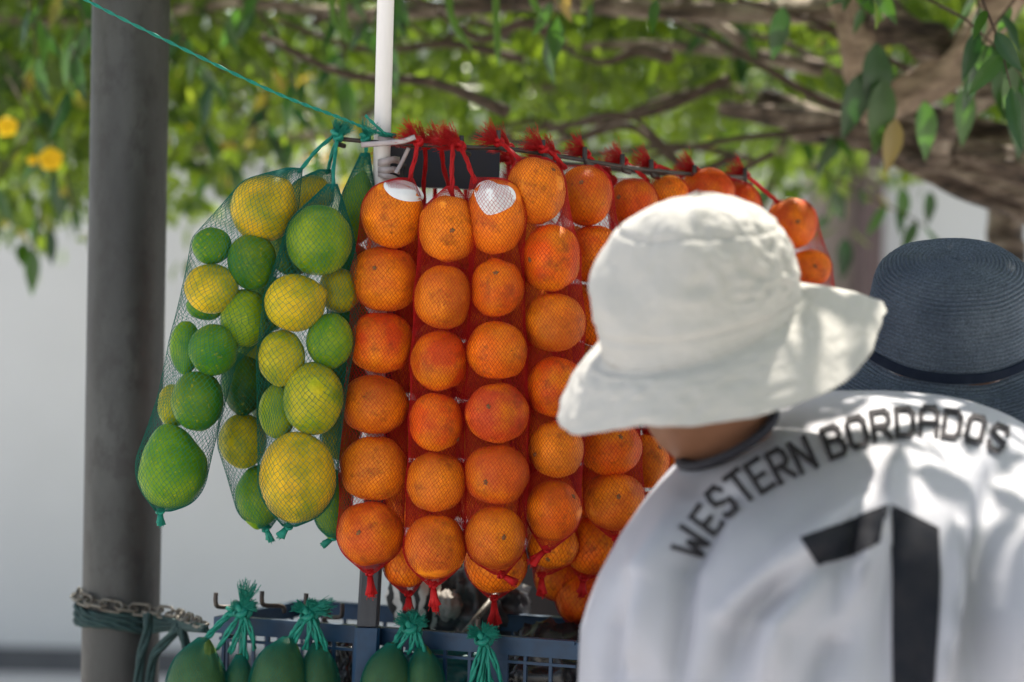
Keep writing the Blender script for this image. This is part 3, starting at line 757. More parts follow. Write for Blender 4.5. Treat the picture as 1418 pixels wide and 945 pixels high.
dA = 3.36
citrus_bag('the leftmost green net', [
    (365, 290, dA, 46, 47, YL[0], 'big yellow lemon at the top', dict(tip=(.65, -.2, .75), tip_amt=.10)),
    (293, 341, dA, 27, 26, LG[0], 'small green lime near the top', {}),
    (349, 362, dA - .01, 34, 39, LG[1], 'dark green lime below the big yellow lemon', dict(tip=(.5, -.3, -.8))),
    (292, 400, dA - .01, 37, 34, YL[1], 'yellow green lemon at the left edge', dict(tip=(.8, -.2, .5))),
    (284, 424, dA + .03, 26, 20, LG[0], 'mostly hidden lime under the yellow green lemon', {}),
    (339, 440, dA, 34, 40, YG[0], 'yellow flecked lime halfway up', {}),
    (257, 481, dA + .02, 22, 36, LG[2], 'lime tucked at the left side', dict(tip=(.1, -.3, -1))),
    (295, 485, dA - .015, 34, 36, LG[0], 'round green lime at the middle', {}),
    (273, 556, dA - .01, 36, 42, LG[1], 'dark round lime above the bottom one', {}),
    (240, 562, dA + .03, 22, 30, YL[2], 'half hidden yellow lemon above the bottom lime', {}),
    (238, 648, dA, 48, 58, LG[2], 'big bright green lime at the bottom', dict(pear=(-.25, 0, 1), pear_amt=.16, tip=(-.2, 0, 1), tip_amt=.05))],
    [(0, 1), (0, 2), (1, 3), (2, 3), (3, 4), (2, 5), (5, 7), (3, 6), (6, 7), (7, 8), (6, 9), (9, 10), (8, 10)],
    (413, 233, dA), [(440, 207, 3.39), (466, 185, 3.42)], (222, 708, dA), 41, (0, 2), (10,), (0, 0, -1))
dC = 3.335
citrus_bag('the middle green net in front', [
    (442, 333, dC, 46, 49, YG[0], 'big lime at the top', dict(color2=None) if 0 else dict(tip=(.1, -.7, -.9), tip_amt=.06)),
    (471, 403, dC + .03, 28, 31, YL[2], 'small lemon behind the second row', {}),
    (408, 419, dC - .01, 42, 40, YL[1], 'lemon with a nipple on its right side', dict(tip=(.95, -.2, .35), tip_amt=.11, tip_w=.2)),
    (457, 473, dC, 32, 39, YG[1], 'speckled lime at the right side', {}),
    (390, 495, dC - .005, 33, 38, YL[2], 'pale yellow lime at the left side', dict(tip=(.0, -.4, -1))),
    (434, 552, dC - .01, 42, 51, YL[2], 'large yellow green lime above the bottom lemon', {}),
    (384, 570, dC + .03, 26, 38, YG[0], 'lime half hidden at the left side', {}),
    (412, 661, dC - .01, 53, 64, YL[0], 'biggest golden lemon at the bottom', dict(tip=(.1, -.9, .5), tip_amt=.02))],
    [(0, 1), (0, 2), (1, 3), (2, 4), (2, 3), (3, 5), (4, 5), (4, 6), (5, 7), (6, 7)],
    (461, 255, dC + .01), [(463, 222, 3.39), (468, 188, 3.41)], (399, 729, dC), 42, (0,), (7,), (-0.6, 0, -.8))
dB = 3.47
citrus_bag('the green net behind the two front ones', [
    (432, 270, dB, 29, 27, YL[1], 'yellow lemon at the top', {}),
    (405, 345, dB, 34, 38, LG[1], 'lime behind the big top lime', {}),
    (372, 420, dB, 34, 38, LG[0], 'hidden lime behind the yellow lemon', {}),
    (352, 480, dB, 30, 34, LG[1], 'lime in the middle', {}),
    (338, 528, dB - .01, 30, 46, (.02, .085, .018), 'darkest green lime', dict(tip=(0, -.2, -1))),
    (376, 560, dB + .02, 28, 36, LG[1], 'hidden dark lime', {}),
    (336, 611, dB - .01, 33, 38, YL[2], 'brownish yellow lemon near the bottom', {}),
    (360, 686, dB, 34, 42, LG[0], 'pointed green lime at the bottom', dict(tip=(-.1, 0, -1), tip_amt=.1))],
    [(i, i + 1) for i in range(4)] + [(3, 5), (4, 6), (5, 7), (6, 7)],
    (453, 235, dB), [(460, 212, 3.45), (468, 190, 3.43)], (368, 732, dB), 43, (0,), (7,), (.45, 0, -.9))
dD = 3.45
citrus_bag('the green net next to the white pole', [
    (496, 292, dD - .02, 24, 46, YG[1], 'long pointed lime at the top', dict(tip=(.25, 0, 1), tip_amt=.16)),
    (486, 372, dD + .03, 30, 36, LG[1], 'second lime', {}),
    (484, 450, dD + .03, 30, 38, LG[1], 'third lime', {}),
    (478, 528, dD + .02, 30, 38, (.02, .085, .018), 'dark lime beside the oranges', {}),
    (472, 604, dD + .01, 26, 34, YL[2], 'yellow lime beside the oranges', {}),
    (460, 696, dD, 26, 46, LG[0], 'bright green lime at the bottom', dict(tip=(0, 0, -1), tip_amt=.08))],
    [(i, i + 1) for i in range(5)],
    (506, 212, 3.43), [(508, 200, 3.425), (506, 190, 3.42)], (462, 744, dD), 44, (0,), (5,), (-.7, 0, -.6))

# ------------------------------------------------------------------ crate with avocado nets
ca = P(296, 857, 3.60); cb = P(808, 888, 3.38)
zr = (ca.z + cb.z) / 2
ux = Vector((cb.x - ca.x, cb.y - ca.y, 0)); LC = ux.length; ux.normalize(); uy = Vector((-ux.y, ux.x, 0)); uz = Vector((0, 0, 1))
ORG = Vector((ca.x, ca.y, zr)); DEP, HC = 0.27, 0.30
rotc = Matrix((ux, uy, uz)).transposed()
def K(u, v, h): return ORG + ux * u + uy * v + uz * h
cr = empty('crate', K(LC / 2, DEP / 2, -HC), 'blue plastic crate with wire sides under the hanging fruit', 'crate')
def cbox(u0, u1, v0, v1, h0, h1, name, mat=None, mb=None):
    own = mb is None; mb = mb or MB()
    mb.box(K((u0 + u1) / 2, (v0 + v1) / 2, (h0 + h1) / 2), (u1 - u0, v1 - v0, h1 - h0), rotc)
    if own: return mb.build(name, mat or M['blue_plastic'], cr, False)
RH = 0.024
for v0, v1 in ((0, .012), (DEP - .012, DEP)):
    cbox(.012, LC - .012, v0, v1, -RH, 0, 'rim')
    cbox(.012, LC - .012, v0 - .004 if v0 == 0 else v0, v1 if v0 == 0 else v1 + .004, -.003, .002, 'rim_lip')
    cbox(.012, LC - .012, v0 + .003, v1 - .003, -.036, -.032, 'rib')
    cbox(.012, LC - .012, v0 + .003, v1 - .003, -.112, -.106, 'rib')
for u0, u1 in ((0, .012), (LC - .012, LC)):
    cbox(u0, u1, 0, DEP, -RH, 0, 'rim')
    for hh in (-.036, -.112): cbox(u0 + .003, u1 - .003, .012, DEP - .012, hh, hh + .005, 'rib')
k = .012; i = 0
while k < LC - .02:
    wide = i in (12,)
    cbox(k, k + (.028 if wide else .0045), .0035, .0085, -HC, -RH, 'bar'); cbox(k, k + .0045, DEP - .0085, DEP - .0035, -HC, -RH, 'bar')
    k += .052 if wide else .036 + .003 * math.sin(i * 2.1); i += 1
for v in np.linspace(.03, DEP - .03, 6):
    cbox(.0035, .0085, v, v + .0045, -HC, -RH, 'bar'); cbox(LC - .0085, LC - .0035, v, v + .0045, -HC, -RH, 'bar')
cbox(.002, LC - .002, .002, DEP - .002, -HC - .006, -HC, 'floor_panel')
# cart below carries the crate
czt = zr - HC - .006
cart = empty('cart', K(LC / 2, .3, -zr), 'dark fruit cart under the crate and the nets', 'cart')
a = MB(); a.box(K(LC / 2 + .1, .35, czt - zr - .02), (LC + .5, .95, .04), rotc); a.build('deck', M['cart'], cart, False)
a = MB(); a.box(K(LC / 2 + .09, .62, czt - zr + .19), (LC * .82, .03, .375), rotc); a.build('back_shade_panel', M['cart'], cart, False)  # dark sheet standing in for the shadow inside the cart
a = MB(); a.box(K(LC + .22, .32, czt - zr + .15), (.03, .55, .30), rotc); a.build('side_shade_panel', M['cart'], cart, False)  # same painted interior shadow at the right end
for u in (-.08, LC + .28):
    for v in (-.05, .75):
        a = MB(); a.box(K(u, v, (czt - .04) / 2 - zr), (.05, .05, czt - .04), rotc); a.build('leg', M['leg_grey'], cart, False)
# J hooks on the crate
def jhook(px, py, d, flip, lab, ln=.028):
    b0 = P(px, py, d); mb = MB()
    mb.tube(bez([b0 + Vector((0, 0, 0.0)), b0 + Vector((0, 0, -.014)), b0 + Vector((.004 * flip, .004, -.021)), b0 + Vector((ln * flip, .02, -.024)), b0 + Vector((ln * flip + .004, .022, -.034))], 20), .0034, 8)
    return mb.build('hook', M['dark_metal'], cr)
jhook(299, 821, 3.57, 1, ''); jhook(363, 819, 3.58, 1, ''); jhook(424, 822, 3.53, 1, ''); jhook(474, 836, 3.62, -1, ''); jhook(325, 832, 3.55, 1, '', .01); jhook(571, 848, 3.47, 1, '', .01); jhook(662, 856, 3.43, 1, '', .01); jhook(427, 838, 3.53, 1, '', .01)

AV = [(0.065, 0.125, 0.02), (0.075, 0.14, 0.022), (0.052, 0.11, 0.018)]
def avo_bag(phrase, px, py, d, hw, hh, lean, hook, seed, label):
    c = P(px, py, d); dims = (S(hw, d), S(hw * .95, d), S(hh, d)); g2 = random.Random(seed)
    make_fruit('avocado', c, dims, g2.choice(AV), label, 'avocado', 'avocados hung on the crate', tip=(lean, 0, 1), tip_amt=.14, lump=.02)
    neck = (px + lean * 34, py - hh * 1.16, d); foot = (px - lean * 10, py + hh + 12, d)
    make_bag('green net around the ' + phrase, 'green nets of avocados on the crate', 'green', [(c, tuple(x * 1.02 for x in dims))], [], neck, foot, [((neck[0] + hook[0]) / 2, (neck[1] + hook[1]) / 2 + 2, (d + hook[2]) / 2), hook], net=(54, .0029, .00030), tuft_dir=(g2.uniform(-.4, .6), -.1, .8), tuft_len=.016, tuft_n=50, seed=seed, bundle_r=.0045, knot_r=.008, offset=.0022)
avo_bag('big avocado at the left end of the crate', 272, 962, 3.52, 42, 68, .28, (322, 846, 3.54), 51, 'big avocado hanging at the left end of the crate')
avo_bag('small avocado under the first crate hook', 331, 962, 3.53, 21, 48, .05, (343, 842, 3.54), 52, 'small avocado beside the big one under the first crate hook')
avo_bag('left avocado of the second pair', 386, 956, 3.49, 40, 64, .42, (424, 850, 3.50), 53, 'left avocado of the pair beside the blue post')
avo_bag('right avocado of the second pair', 440, 962, 3.50, 30, 62, -.02, (437, 848, 3.50), 54, 'right avocado of the pair beside the blue post')
avo_bag('avocado right of the blue post', 536, 962, 3.44, 36, 62, .25, (566, 856, 3.45), 55, 'avocado hanging just right of the blue post')
avo_bag('second avocado right of the blue post', 587, 966, 3.44, 29, 62, -.1, (578, 862, 3.45), 56, 'second avocado right of the blue post under its tuft')
avo_bag('avocado hanging lowest from the right crate hook', 668, 1030, 3.40, 40, 60, .0, (672, 880, 3.41), 57, 'avocado hanging lowest from the right crate hook, below the frame')
# loops of net cord on each crate hook
for (hx, hy, hd, fx, ph_, sd_) in ((336, 846, 3.53, ((300, 900), (318, 905), (340, 915), (352, 900)), 'first crate hook from the left', 61), (428, 850, 3.49, ((405, 892), (422, 900), (440, 898), (452, 902)), 'second crate hook', 62), (570, 868, 3.44, ((548, 905), (566, 905), (585, 902), (592, 912)), 'hook right of the blue post', 63), (670, 884, 3.405, ((648, 955), (660, 962), (682, 960), (695, 950)), 'hook at the right of the crate', 64)):
    root = empty('net_tie', P(hx, hy, hd), f'gathered teal net ends tied on the {ph_}', 'net tie', 'teal net ties on the crate hooks')
    for q, (ex_, ey_) in enumerate(fx):
        mb = MB(); strand_bundle(mb, [P(ex_, ey_, hd), P((ex_ + hx) / 2 + 3 * (q % 2), (ey_ + hy) / 2, hd - .012), P(hx, hy, hd - .006)], .0042, sd_ + q, 2); mb.build('cord', M['green_cord'], root)
    mb = MB(); knot(mb, P(hx, hy, hd - .006), .011, (.2, -.6, .5), sd_); mb.build('knot', M['green_cord'], root)
    for td, ln in (((.25, -.2, 1), .040 if sd_ == 61 else .018), ((1, -.2, .25), .038 if sd_ == 62 else .022), ((-.8, -.2, .3), .014 if sd_ == 61 else .024)):
        mb = MB(); tuft(mb, P(hx, hy - 4, hd - .006), td, ln, 110, .42, .00045, sd_ + int(td[0] * 5) + 9, .35); mb.build('tuft', M['green_cord'], root)

# crumpled bundles in the crate and cart
def crumple(name, c, dims, mat, seed, label, cat, amp=.35, freq=2.2, n=44):
    vs = []; fs = []; off = Vector((seed * 2.3, seed * 1.1, seed * .7)); nv = n // 2
    for j in range(nv + 1):
        th = math.pi * j / nv
        for i in range(n):
            ph = 2 * math.pi * i / n; q = Vector((math.sin(th) * math.cos(ph), math.sin(th) * math.sin(ph), math.cos(th)))
            r = 1 + amp * (noise.ridged_multi_fractal(q * freq + off, .9, 2.1, 4, .9, 1.8) - 1.2) * .45
            vs.append((c[0] + q.x * dims[0] * r, c[1] + q.y * dims[1] * r, c[2] + q.z * dims[2] * r))
    for j in range(nv):
        for i in range(n): fs.append((j * n + i, j * n + (i + 1) % n, (j + 1) * n + (i + 1) % n, (j + 1) * n + i))
    mb = MB(); mb.add(vs, fs); o = recentre(mb.build(name, mat, None, True)); tag(o, label, cat); return o
crumple('cloth_bundle', P(578, 818, 3.72), (.05, .05, .072), M['zebra'], 3, 'black and white zebra striped cloth bundle standing in the crate', 'cloth', .5, 1.6)
crumple('cloth_bundle', P(622, 838, 3.70), (.022, .03, .026), simple('pale_cloth', (.30, .28, .25), (.22, .2, .18), 20, .8), 4, 'small pale cloth bundle beside the zebra striped one', 'cloth', .4)
crumple('plastic_bag', P(660, 832, 3.74), (.085, .06, .075), M['grey_film'], 5, 'crumpled dark grey plastic bag heaped behind the crate', 'plastic bag', .8, 1.9, 64)
crumple('plastic_bag', P(475, 945, 3.66), (.05, .05, .09), M['black_plastic'], 6, 'crumpled black plastic bag inside the crate by the blue post', 'plastic bag', .6, 2.6, 72)
crumple('plastic_bag', P(625, 925, 3.60), (.095, .04, .045), M['teal_film'], 7, 'teal plastic bag lying inside the crate behind its bars', 'plastic bag', .8, 2.0, 64)
crumple('plastic_bag', P(760, 950, 3.62), (.12, .06, .10), M['black_plastic'], 8, 'black plastic bag at the right end inside the crate', 'plastic bag', .5, 2.2, 56)
a = MB(); a.tube([P(636, 886, 3.62), P(690, 820, 3.66)], .005, 8); o = recentre(a.build('metal_bar', M['chain'])); tag(o, 'slanting grey metal bar sticking out behind the crate', 'bar')

# ------------------------------------------------------------------ chain and rope
def col_pt(ang, z, extra): 
    c = col_axis(z); return Vector((c.x + math.sin(ang) * (rc + extra), c.y - math.cos(ang) * (rc + extra), z))
z_c = P(110, 822, 3.9).z
chain_path = [col_pt(R(a_), z_c - .012 * (a_ + 90) / 180 - .014 * max(0, (a_ + 60) / 150) , .010) for a_ in range(-175, 40, 9)]
chain_path += [P(236, 849, 3.80), P(262, 858, 3.72), P(284, 868, 3.63)]
cp = bez(chain_path, 400); acc = [0]
for i in range(400): acc.append(acc[-1] + (cp[i + 1] - cp[i]).length)
cht = empty('chain', cp[200], 'rusty steel chain looped round the grey pole and fixed to the crate', 'chain')
pitch = .0255; nl = int(acc[-1] / pitch)
for k in range(nl):
    def at(s_):
        i = min(range(len(acc)), key=lambda q: abs(acc[q] - s_)); return cp[i]
    p0 = at(k * pitch); p1 = at((k + 1) * pitch); mid = (p0 + p1) / 2; t_ = (p1 - p0).normalized()
    outw = Vector((mid.x - col_axis(mid.z).x, mid.y - col_axis(mid.z).y, 0)).normalized(); up = t_.cross(outw).normalized(); outw = up.cross(t_)
    tilt = R(18 if k % 2 == 0 else 72); s_ = up * math.cos(tilt) + outw * math.sin(tilt)
    pts = []
    for i in range(24):
        an = 2 * math.pi * i / 24; x = math.cos(an); y = math.sin(an)
        pts.append(mid + t_ * (x * .0075 + (0.0105 if x > 0 else -.0105) * min(1, abs(x) * 6)) + s_ * y * .0088)
    mb = MB(); mb.tube(pts, .0024, 7, closed=True); mb.build('link', M['chain'], cht)
rt = empty('rope', P(205, 855, 3.8), 'dark teal rope wound round the grey pole under the chain', 'rope')
for q in range(3):
    mb = MB(); pth = [col_pt(R(a_), z_c - .022 - .009 * q - .012 * max(0, (a_ + 60) / 150) + .003 * math.sin(a_ * .05 + q), .007) for a_ in range(-180, 50, 12)]
    pth += [P(240, 860 + 4 * q, 3.78), P(285, 872, 3.62)]
    twisted(mb, pth, .0062, 3, .5, 120); mb.build('wrap', M['rope'], rt)
for pts in ([P(205, 850, 3.78), P(203, 880, 3.77), P(194, 915, 3.77), P(190, 960, 3.77)], [P(249, 868, 3.74), P(228, 890, 3.75), P(211, 915, 3.76), P(206, 965, 3.76)], [P(250, 868, 3.73), P(256, 890, 3.73), P(262, 915, 3.73)]):
    mb = MB(); twisted(mb, pts, .007, 3, .5, 60); mb.build('loose_end', M['rope'], rt)

# ------------------------------------------------------------------ people
def skin_body(name, joints, edges, parent, mat):
    """joints: name -> (location, radius). one continuous skin surface, root = pelvis"""
    names = list(joints); org = world_loc(parent)
    me = bpy.data.meshes.new(name); me.from_pydata([tuple(Vector(joints[n][0]) - org) for n in names], [(names.index(a_), names.index(b_)) for a_, b_ in edges], [])
    o = link(name, me, parent); md = o.modifiers.new('skin', 'SKIN'); md.use_smooth_shade = True
    sv = me.skin_vertices[0].data
    for i, n in enumerate(names):
        r_ = joints[n][1]; sv[i].radius = r_ if hasattr(r_, '__len__') else (r_, r_); sv[i].use_root = (n == 'pelvis')
    sb = o.modifiers.new('sub', 'SUBSURF'); sb.levels = 1; sb.render_levels = 2
    me.materials.append(mat); return o

def body_graph(pel, chest, neckb, neck, headb, headt, face, shl, shr, ell, elr, hal, har, kl, kr, fl, fr):
    J = {'pelvis': (pel, (.13, .11)), 'waist': ((Vector(pel) + Vector(chest)) / 2, (.12, .10)), 'chest': (chest, (.13, .11)), 'neckb': (neckb, .052), 'neck': (neck, .053), 'headb': (headb, .068), 'headm': ((Vector(headb) + Vector(headt)) / 2, .086), 'headt': (headt, .055)}
    E = [('pelvis', 'waist'), ('waist', 'chest'), ('chest', 'neckb'), ('neckb', 'neck'), ('neck', 'headb'), ('headb', 'headm'), ('headm', 'headt')]
    f = Vector(face).normalized(); hm = J['headm'][0]; up = (Vector(headt) - Vector(headb)).normalized()
    J['nose'] = (hm + f * .098 - up * .025, .010); J['chin'] = (Vector(headb) + f * .062 - up * .02, .026); E += [('headm', 'nose'), ('headb', 'chin')]
    side = f.cross(up).normalized()
    J['earl'] = (hm + side * .088 - up * .01, .014); J['earr'] = (hm - side * .088 - up * .01, .014); E += [('headm', 'earl'), ('headm', 'earr')]
    for s_, sh, el, ha, kn, ft in (('l', shl, ell, hal, kl, fl), ('r', shr, elr, har, kr, fr)):
        J['sh' + s_] = (sh, .055); J['el' + s_] = (el, .042); J['wr' + s_] = (Vector(el) + (Vector(ha) - Vector(el)) * .75, .028); J['pa' + s_] = (ha, (.036, .018))
        E += [('chest', 'sh' + s_), ('sh' + s_, 'el' + s_), ('el' + s_, 'wr' + s_), ('wr' + s_, 'pa' + s_)]
        d_ = (Vector(ha) - Vector(el)).normalized(); sd_ = d_.cross(Vector((0, 0, 1))).normalized(); dn = d_.cross(sd_)
        for k, (o_, ln) in enumerate(((-.03, .062), (-.010, .075), (.011, .072), (.032, .055))):
            b_ = Vector(ha) + sd_ * o_ + d_ * .03
            J[f'f{k}a{s_}'] = (b_, .0095); J[f'f{k}b{s_}'] = (b_ + d_ * ln * .5 - dn * .006, .0088); J[f'f{k}c{s_}'] = (b_ + d_ * ln * .85 - dn * .022, .0075)
            E += [('pa' + s_, f'f{k}a{s_}'), (f'f{k}a{s_}', f'f{k}b{s_}'), (f'f{k}b{s_}', f'f{k}c{s_}')]
        J['t1' + s_] = (Vector(ha) - sd_ * .045 - d_ * .005, .011); J['t2' + s_] = (Vector(ha) - sd_ * .06 + d_ * .03, .0095); E += [('pa' + s_, 't1' + s_), ('t1' + s_, 't2' + s_)]
        hip = Vector(pel) + (Vector(kn) - Vector(pel)) * .12 + Vector(((Vector(kn) - Vector(pel)).x * .5, 0, -.03))
        J['hip' + s_] = (hip, .095); J['kn' + s_] = (kn, .06); J['an' + s_] = (ft, .042); J['to' + s_] = (Vector(ft) + Vector((-.04, .13, -.035)), (.04, .028))
        E += [('pelvis', 'hip' + s_), ('hip' + s_, 'kn' + s_), ('kn' + s_, 'an' + s_), ('an' + s_, 'to' + s_)]
    return J, E

# person in the white hat
p1 = empty('person', (P(1230, 1280, 2.75).x, P(1230, 1280, 2.75).y, 0), 'person bending over in a white bucket hat and white shirt with dark number', 'person')
pel = P(1225, 1270, 2.76); g0 = lambda v, z: Vector((v.x, v.y, z))
J, E = body_graph(pel, P(1190, 850, 2.76), P(1090, 700, 2.88), P(1003, 608, 2.79), P(975, 545, 2.75), P(950, 345, 2.74), (-.75, .55, -.35),
    P(935, 800, 2.76), P(1460, 760, 2.74), P(900, 1060, 2.90), P(1480, 1080, 2.90), P(920, 1000, 3.18), P(1400, 1010, 3.16),
    g0(pel + Vector((-.11, .02, 0)), .47), g0(pel + Vector((.11, .0, 0)), .47), g0(pel + Vector((-.12, -.02, 0)), .075), g0(pel + Vector((.12, -.04, 0)), .075))
skin_body('body', J, E, p1, M['skin'])

# shirt: closed lofted shell
ROWS = [(541, 1150, 1225, 2.93, .02), (546, 1098, 1300, 2.895, .06), (556, 1062, 1348, 2.855, .09), (575, 1018, 1402, 2.80, .12), (600, 985, 1446, 2.745, .14), (640, 945, 1500, 2.675, .16), (700, 897, 1545, 2.60, .18), (760, 858, 1575, 2.55, .19), (850, 813, 1600, 2.515, .20), (945, 797, 1610, 2.50, .20), (1100, 806, 1600, 2.50, .19), (1280, 850, 1560, 2.53, .17), (1430, 850, 1560, 2.54, .17)]
RW = np.array(ROWS, float)
def folds(px, py):
    h = 0.0
    F = [((940, 945), (955, 790), (1010, 690), -9, 13), ((1010, 850), (1100, 760), (1190, 690), 9, 17), ((1000, 945), (1040, 850), (1120, 780), -8, 22), ((1160, 870), (1200, 770), (1228, 690), 12, 14), ((1130, 945), (1165, 860), (1195, 740), -9, 18),
         ((1300, 945), (1325, 840), (1335, 735), 11, 13), ((1345, 945), (1350, 800), (1390, 640), -10, 24), ((1400, 945), (1405, 850), (1440, 720), 11, 22), ((880, 900), (900, 800), (950, 705), 9, 22), ((1060, 945), (1075, 870), (1130, 800), 9, 20),
         ((1235, 690), (1225, 650), (1260, 600), 7, 16), ((985, 700), (1040, 640), (1120, 590), 6, 18), ((1090, 800), (1130, 760), (1170, 745), 8, 14), ((850, 945), (865, 870), (890, 810), -8, 16), ((1230, 945), (1225, 850), (1228, 720), -4, 10)]
    q = np.array([px, py])
    for a_, b_, c_, amp, wd_ in F:
        best = 1e9; ta = 0
        for k, (s_, e_) in enumerate(((a_, b_), (b_, c_))):
            s_ = np.array(s_, float); e_ = np.array(e_, float); dd = e_ - s_; t_ = max(0, min(1, ((q - s_) @ dd) / (dd @ dd))); ds_ = np.linalg.norm(q - s_ - dd * t_)
            if ds_ < best: best = ds_; ta = (k + t_) / 2
        env = math.sin(math.pi * min(1, max(0, .12 + .8 * ta))) ** .6
        h += 3.2 * amp * env * math.exp(-(best / wd_) ** 2)
    return h
nr, ncol = 150, 180
pys = np.interp(np.linspace(0, 1, nr), [0, .12, .3, .75, 1], [541, 556, 640, 960, 1430])
vs = []
def smooth_row(py, q):
    wdw = np.linspace(-1, 1, 25); h_ = min(55, .8 * max(py - 541, .01)); x_ = np.clip(py + wdw * h_, 541, 1430)
    return float((np.interp(x_, RW[:, 0], RW[:, q]) * (1 - wdw ** 2)).sum() / (1 - wdw ** 2).sum())
for py in pys:
    xl, xr, dn, bd = (smooth_row(py, q) for q in (1, 2, 3, 4))
    dc = dn + bd; xc = (xl + xr) / 2; hw = (xr - xl) / 2
    for i in range(ncol):
        an = 2 * math.pi * i / ncol; cx = math.cos(an); sy = math.sin(an); e_ = 2 / 2.25
        ex = math.copysign(abs(cx) ** e_, cx); ey = math.copysign(abs(sy) ** e_, sy)
        px = xc + hw * ex; d_ = dc - bd * ey
        amp = 0.0
        if ey > -.2:
            amp = folds(px, py) * .001 * min(1, (ey + .2) * 2) * min(1, max(.1, (py - 590) / 70))
            nz = noise.noise(Vector((px * .006, py * .0045, 3.1))) * .012 + noise.noise(Vector((px * .016 + py * .006, py * .008, 1.7))) * .0035 + noise.ridged_multi_fractal(Vector((px * .007 - py * .002, py * .0028, 6.3)), .9, 2.0, 3, .9, 1.6) * .006
            amp += nz * min(1, max(0, (py - 560) / 90))
        p = P(px, py, dc) + (P(px, py, d_) - P(px, py, dc))
        # build rows level in the world, not in the tilted picture
        vs.append(p + Vector((ex * .5, -ey, .15)).normalized() * amp)
fs = []
for j in range(nr - 1):
    for i in range(ncol): fs.append((j * ncol + i, j * ncol + (i + 1) % ncol, (j + 1) * ncol + (i + 1) % ncol, (j + 1) * ncol + i))
fs.append(tuple(range(ncol)))
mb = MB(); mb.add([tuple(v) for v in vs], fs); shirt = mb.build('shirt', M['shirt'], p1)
sbvh = BVHTree.FromPolygons([tuple(v) for v in vs], fs)
def on_shirt(px, py, off):
    d_ = (P(px, py, 3.0) - CAM).normalized(); h = sbvh.ray_cast(CAM + d_ * 1.5, d_)
    if h[0] is None: return None
    n_ = h[1] if h[1].dot(d_) < 0 else -h[1]
    return h[0] + n_ * off
# lettering: stroke letters on an arched baseline
G = {'W': [[(0, 1), (.22, 0), (.5, .62), (.78, 0), (1, 1)]], 'E': [[(1, 1), (0, 1), (0, 0), (1, 0)], [(0, .5), (.8, .5)]], 'S': [[(1, .8), (.82, 1), (.18, 1), (0, .8), (0, .62), (1, .38), (1, .2), (.82, 0), (.18, 0), (0, .2)]], 'T': [[(0, 1), (1, 1)], [(.5, 1), (.5, 0)]],
     'R': [[(0, 0), (0, 1), (.8, 1), (1, .84), (1, .6), (.8, .45), (0, .45)], [(.5, .45), (1, 0)]], 'N': [[(0, 0), (0, 1), (1, 0), (1, 1)]], 'B': [[(0, 0), (0, 1), (.78, 1), (.96, .86), (.96, .66), (.78, .53), (0, .53)], [(.78, .53), (1, .4), (1, .14), (.8, 0), (0, 0)]],
     'O': [[(.2, 0), (0, .18), (0, .82), (.2, 1), (.8, 1), (1, .82), (1, .18), (.8, 0), (.2, 0)]], 'D': [[(0, 0), (0, 1), (.75, 1), (1, .8), (1, .2), (.75, 0), (0, 0)]], 'A': [[(0, 0), (0, .8), (.22, 1), (.78, 1), (1, .8), (1, 0)], [(0, .42), (1, .42)]]}
# letter centres (px, py), rotation (deg, ccw), height, width, in the photo's layout
LET = [('W', 957, 754, 66, 50, 36), ('E', 979, 722, 54, 47, 25), ('S', 1000, 697, 46, 50, 26), ('T', 1026, 676, 38, 50, 27), ('E', 1052, 661, 33, 50, 25), ('R', 1081, 647, 29, 50, 26), ('N', 1112, 633, 25, 50, 27),
       ('B', 1155, 614, 20, 48, 27), ('O', 1187, 601, 14, 46, 28), ('R', 1220, 591, 9, 44, 27), ('D', 1253, 587, 3, 43, 27), ('A', 1286, 585, -3, 42, 27), ('D', 1318, 590, -8, 42, 26), ('O', 1350, 597, -14, 40, 25), ('S', 1381, 609, -22, 40, 24)]
def ribbon_poly(mb, pts, wd_, off):
    """stroke as a strip of quads laid on the shirt"""
    for i in range(len(pts) - 1):
        a_ = np.array(pts[i], float); b_ = np.array(pts[i + 1], float); dd = b_ - a_; L = np.linalg.norm(dd); dd /= L; n_ = np.array([-dd[1], dd[0]])
        a2 = a_ - dd * wd_ * .45; b2 = b_ + dd * wd_ * .45; ns = max(3, int(L / 3)); rows_ = []
        for k in range(ns + 1):
            c_ = a2 + (b2 - a2) * k / ns; rows_.append([on_shirt(*(c_ + n_ * wd_ / 2 * s_), off + .0002 * i) for s_ in (-1, 0, 1)])
        for k in range(ns):
            for m_ in range(2):
                qd = [rows_[k][m_], rows_[k][m_ + 1], rows_[k + 1][m_ + 1], rows_[k + 1][m_]]
                if all(q is not None for q in qd) and max((qd[0] - q).length for q in qd) < .12: mb.add([tuple(q) for q in qd], [(0, 1, 2, 3)])
mb = MB()
for ch, cx, cy, ro, hh, ww in LET:
    ca_, sa_ = math.cos(R(ro)), math.sin(R(ro))
    for st_ in G[ch]:
        pts = []
        for (u, v) in st_:
            x = (u - .5) * ww * .82; y = (v - .5) * hh * .86
            pts.append((cx + x * ca_ - y * sa_, cy - (x * sa_ + y * ca_)))
        ribbon_poly(mb, pts, 6.9, .0022)
mb.build('lettering', M['print_grey'], shirt, False)
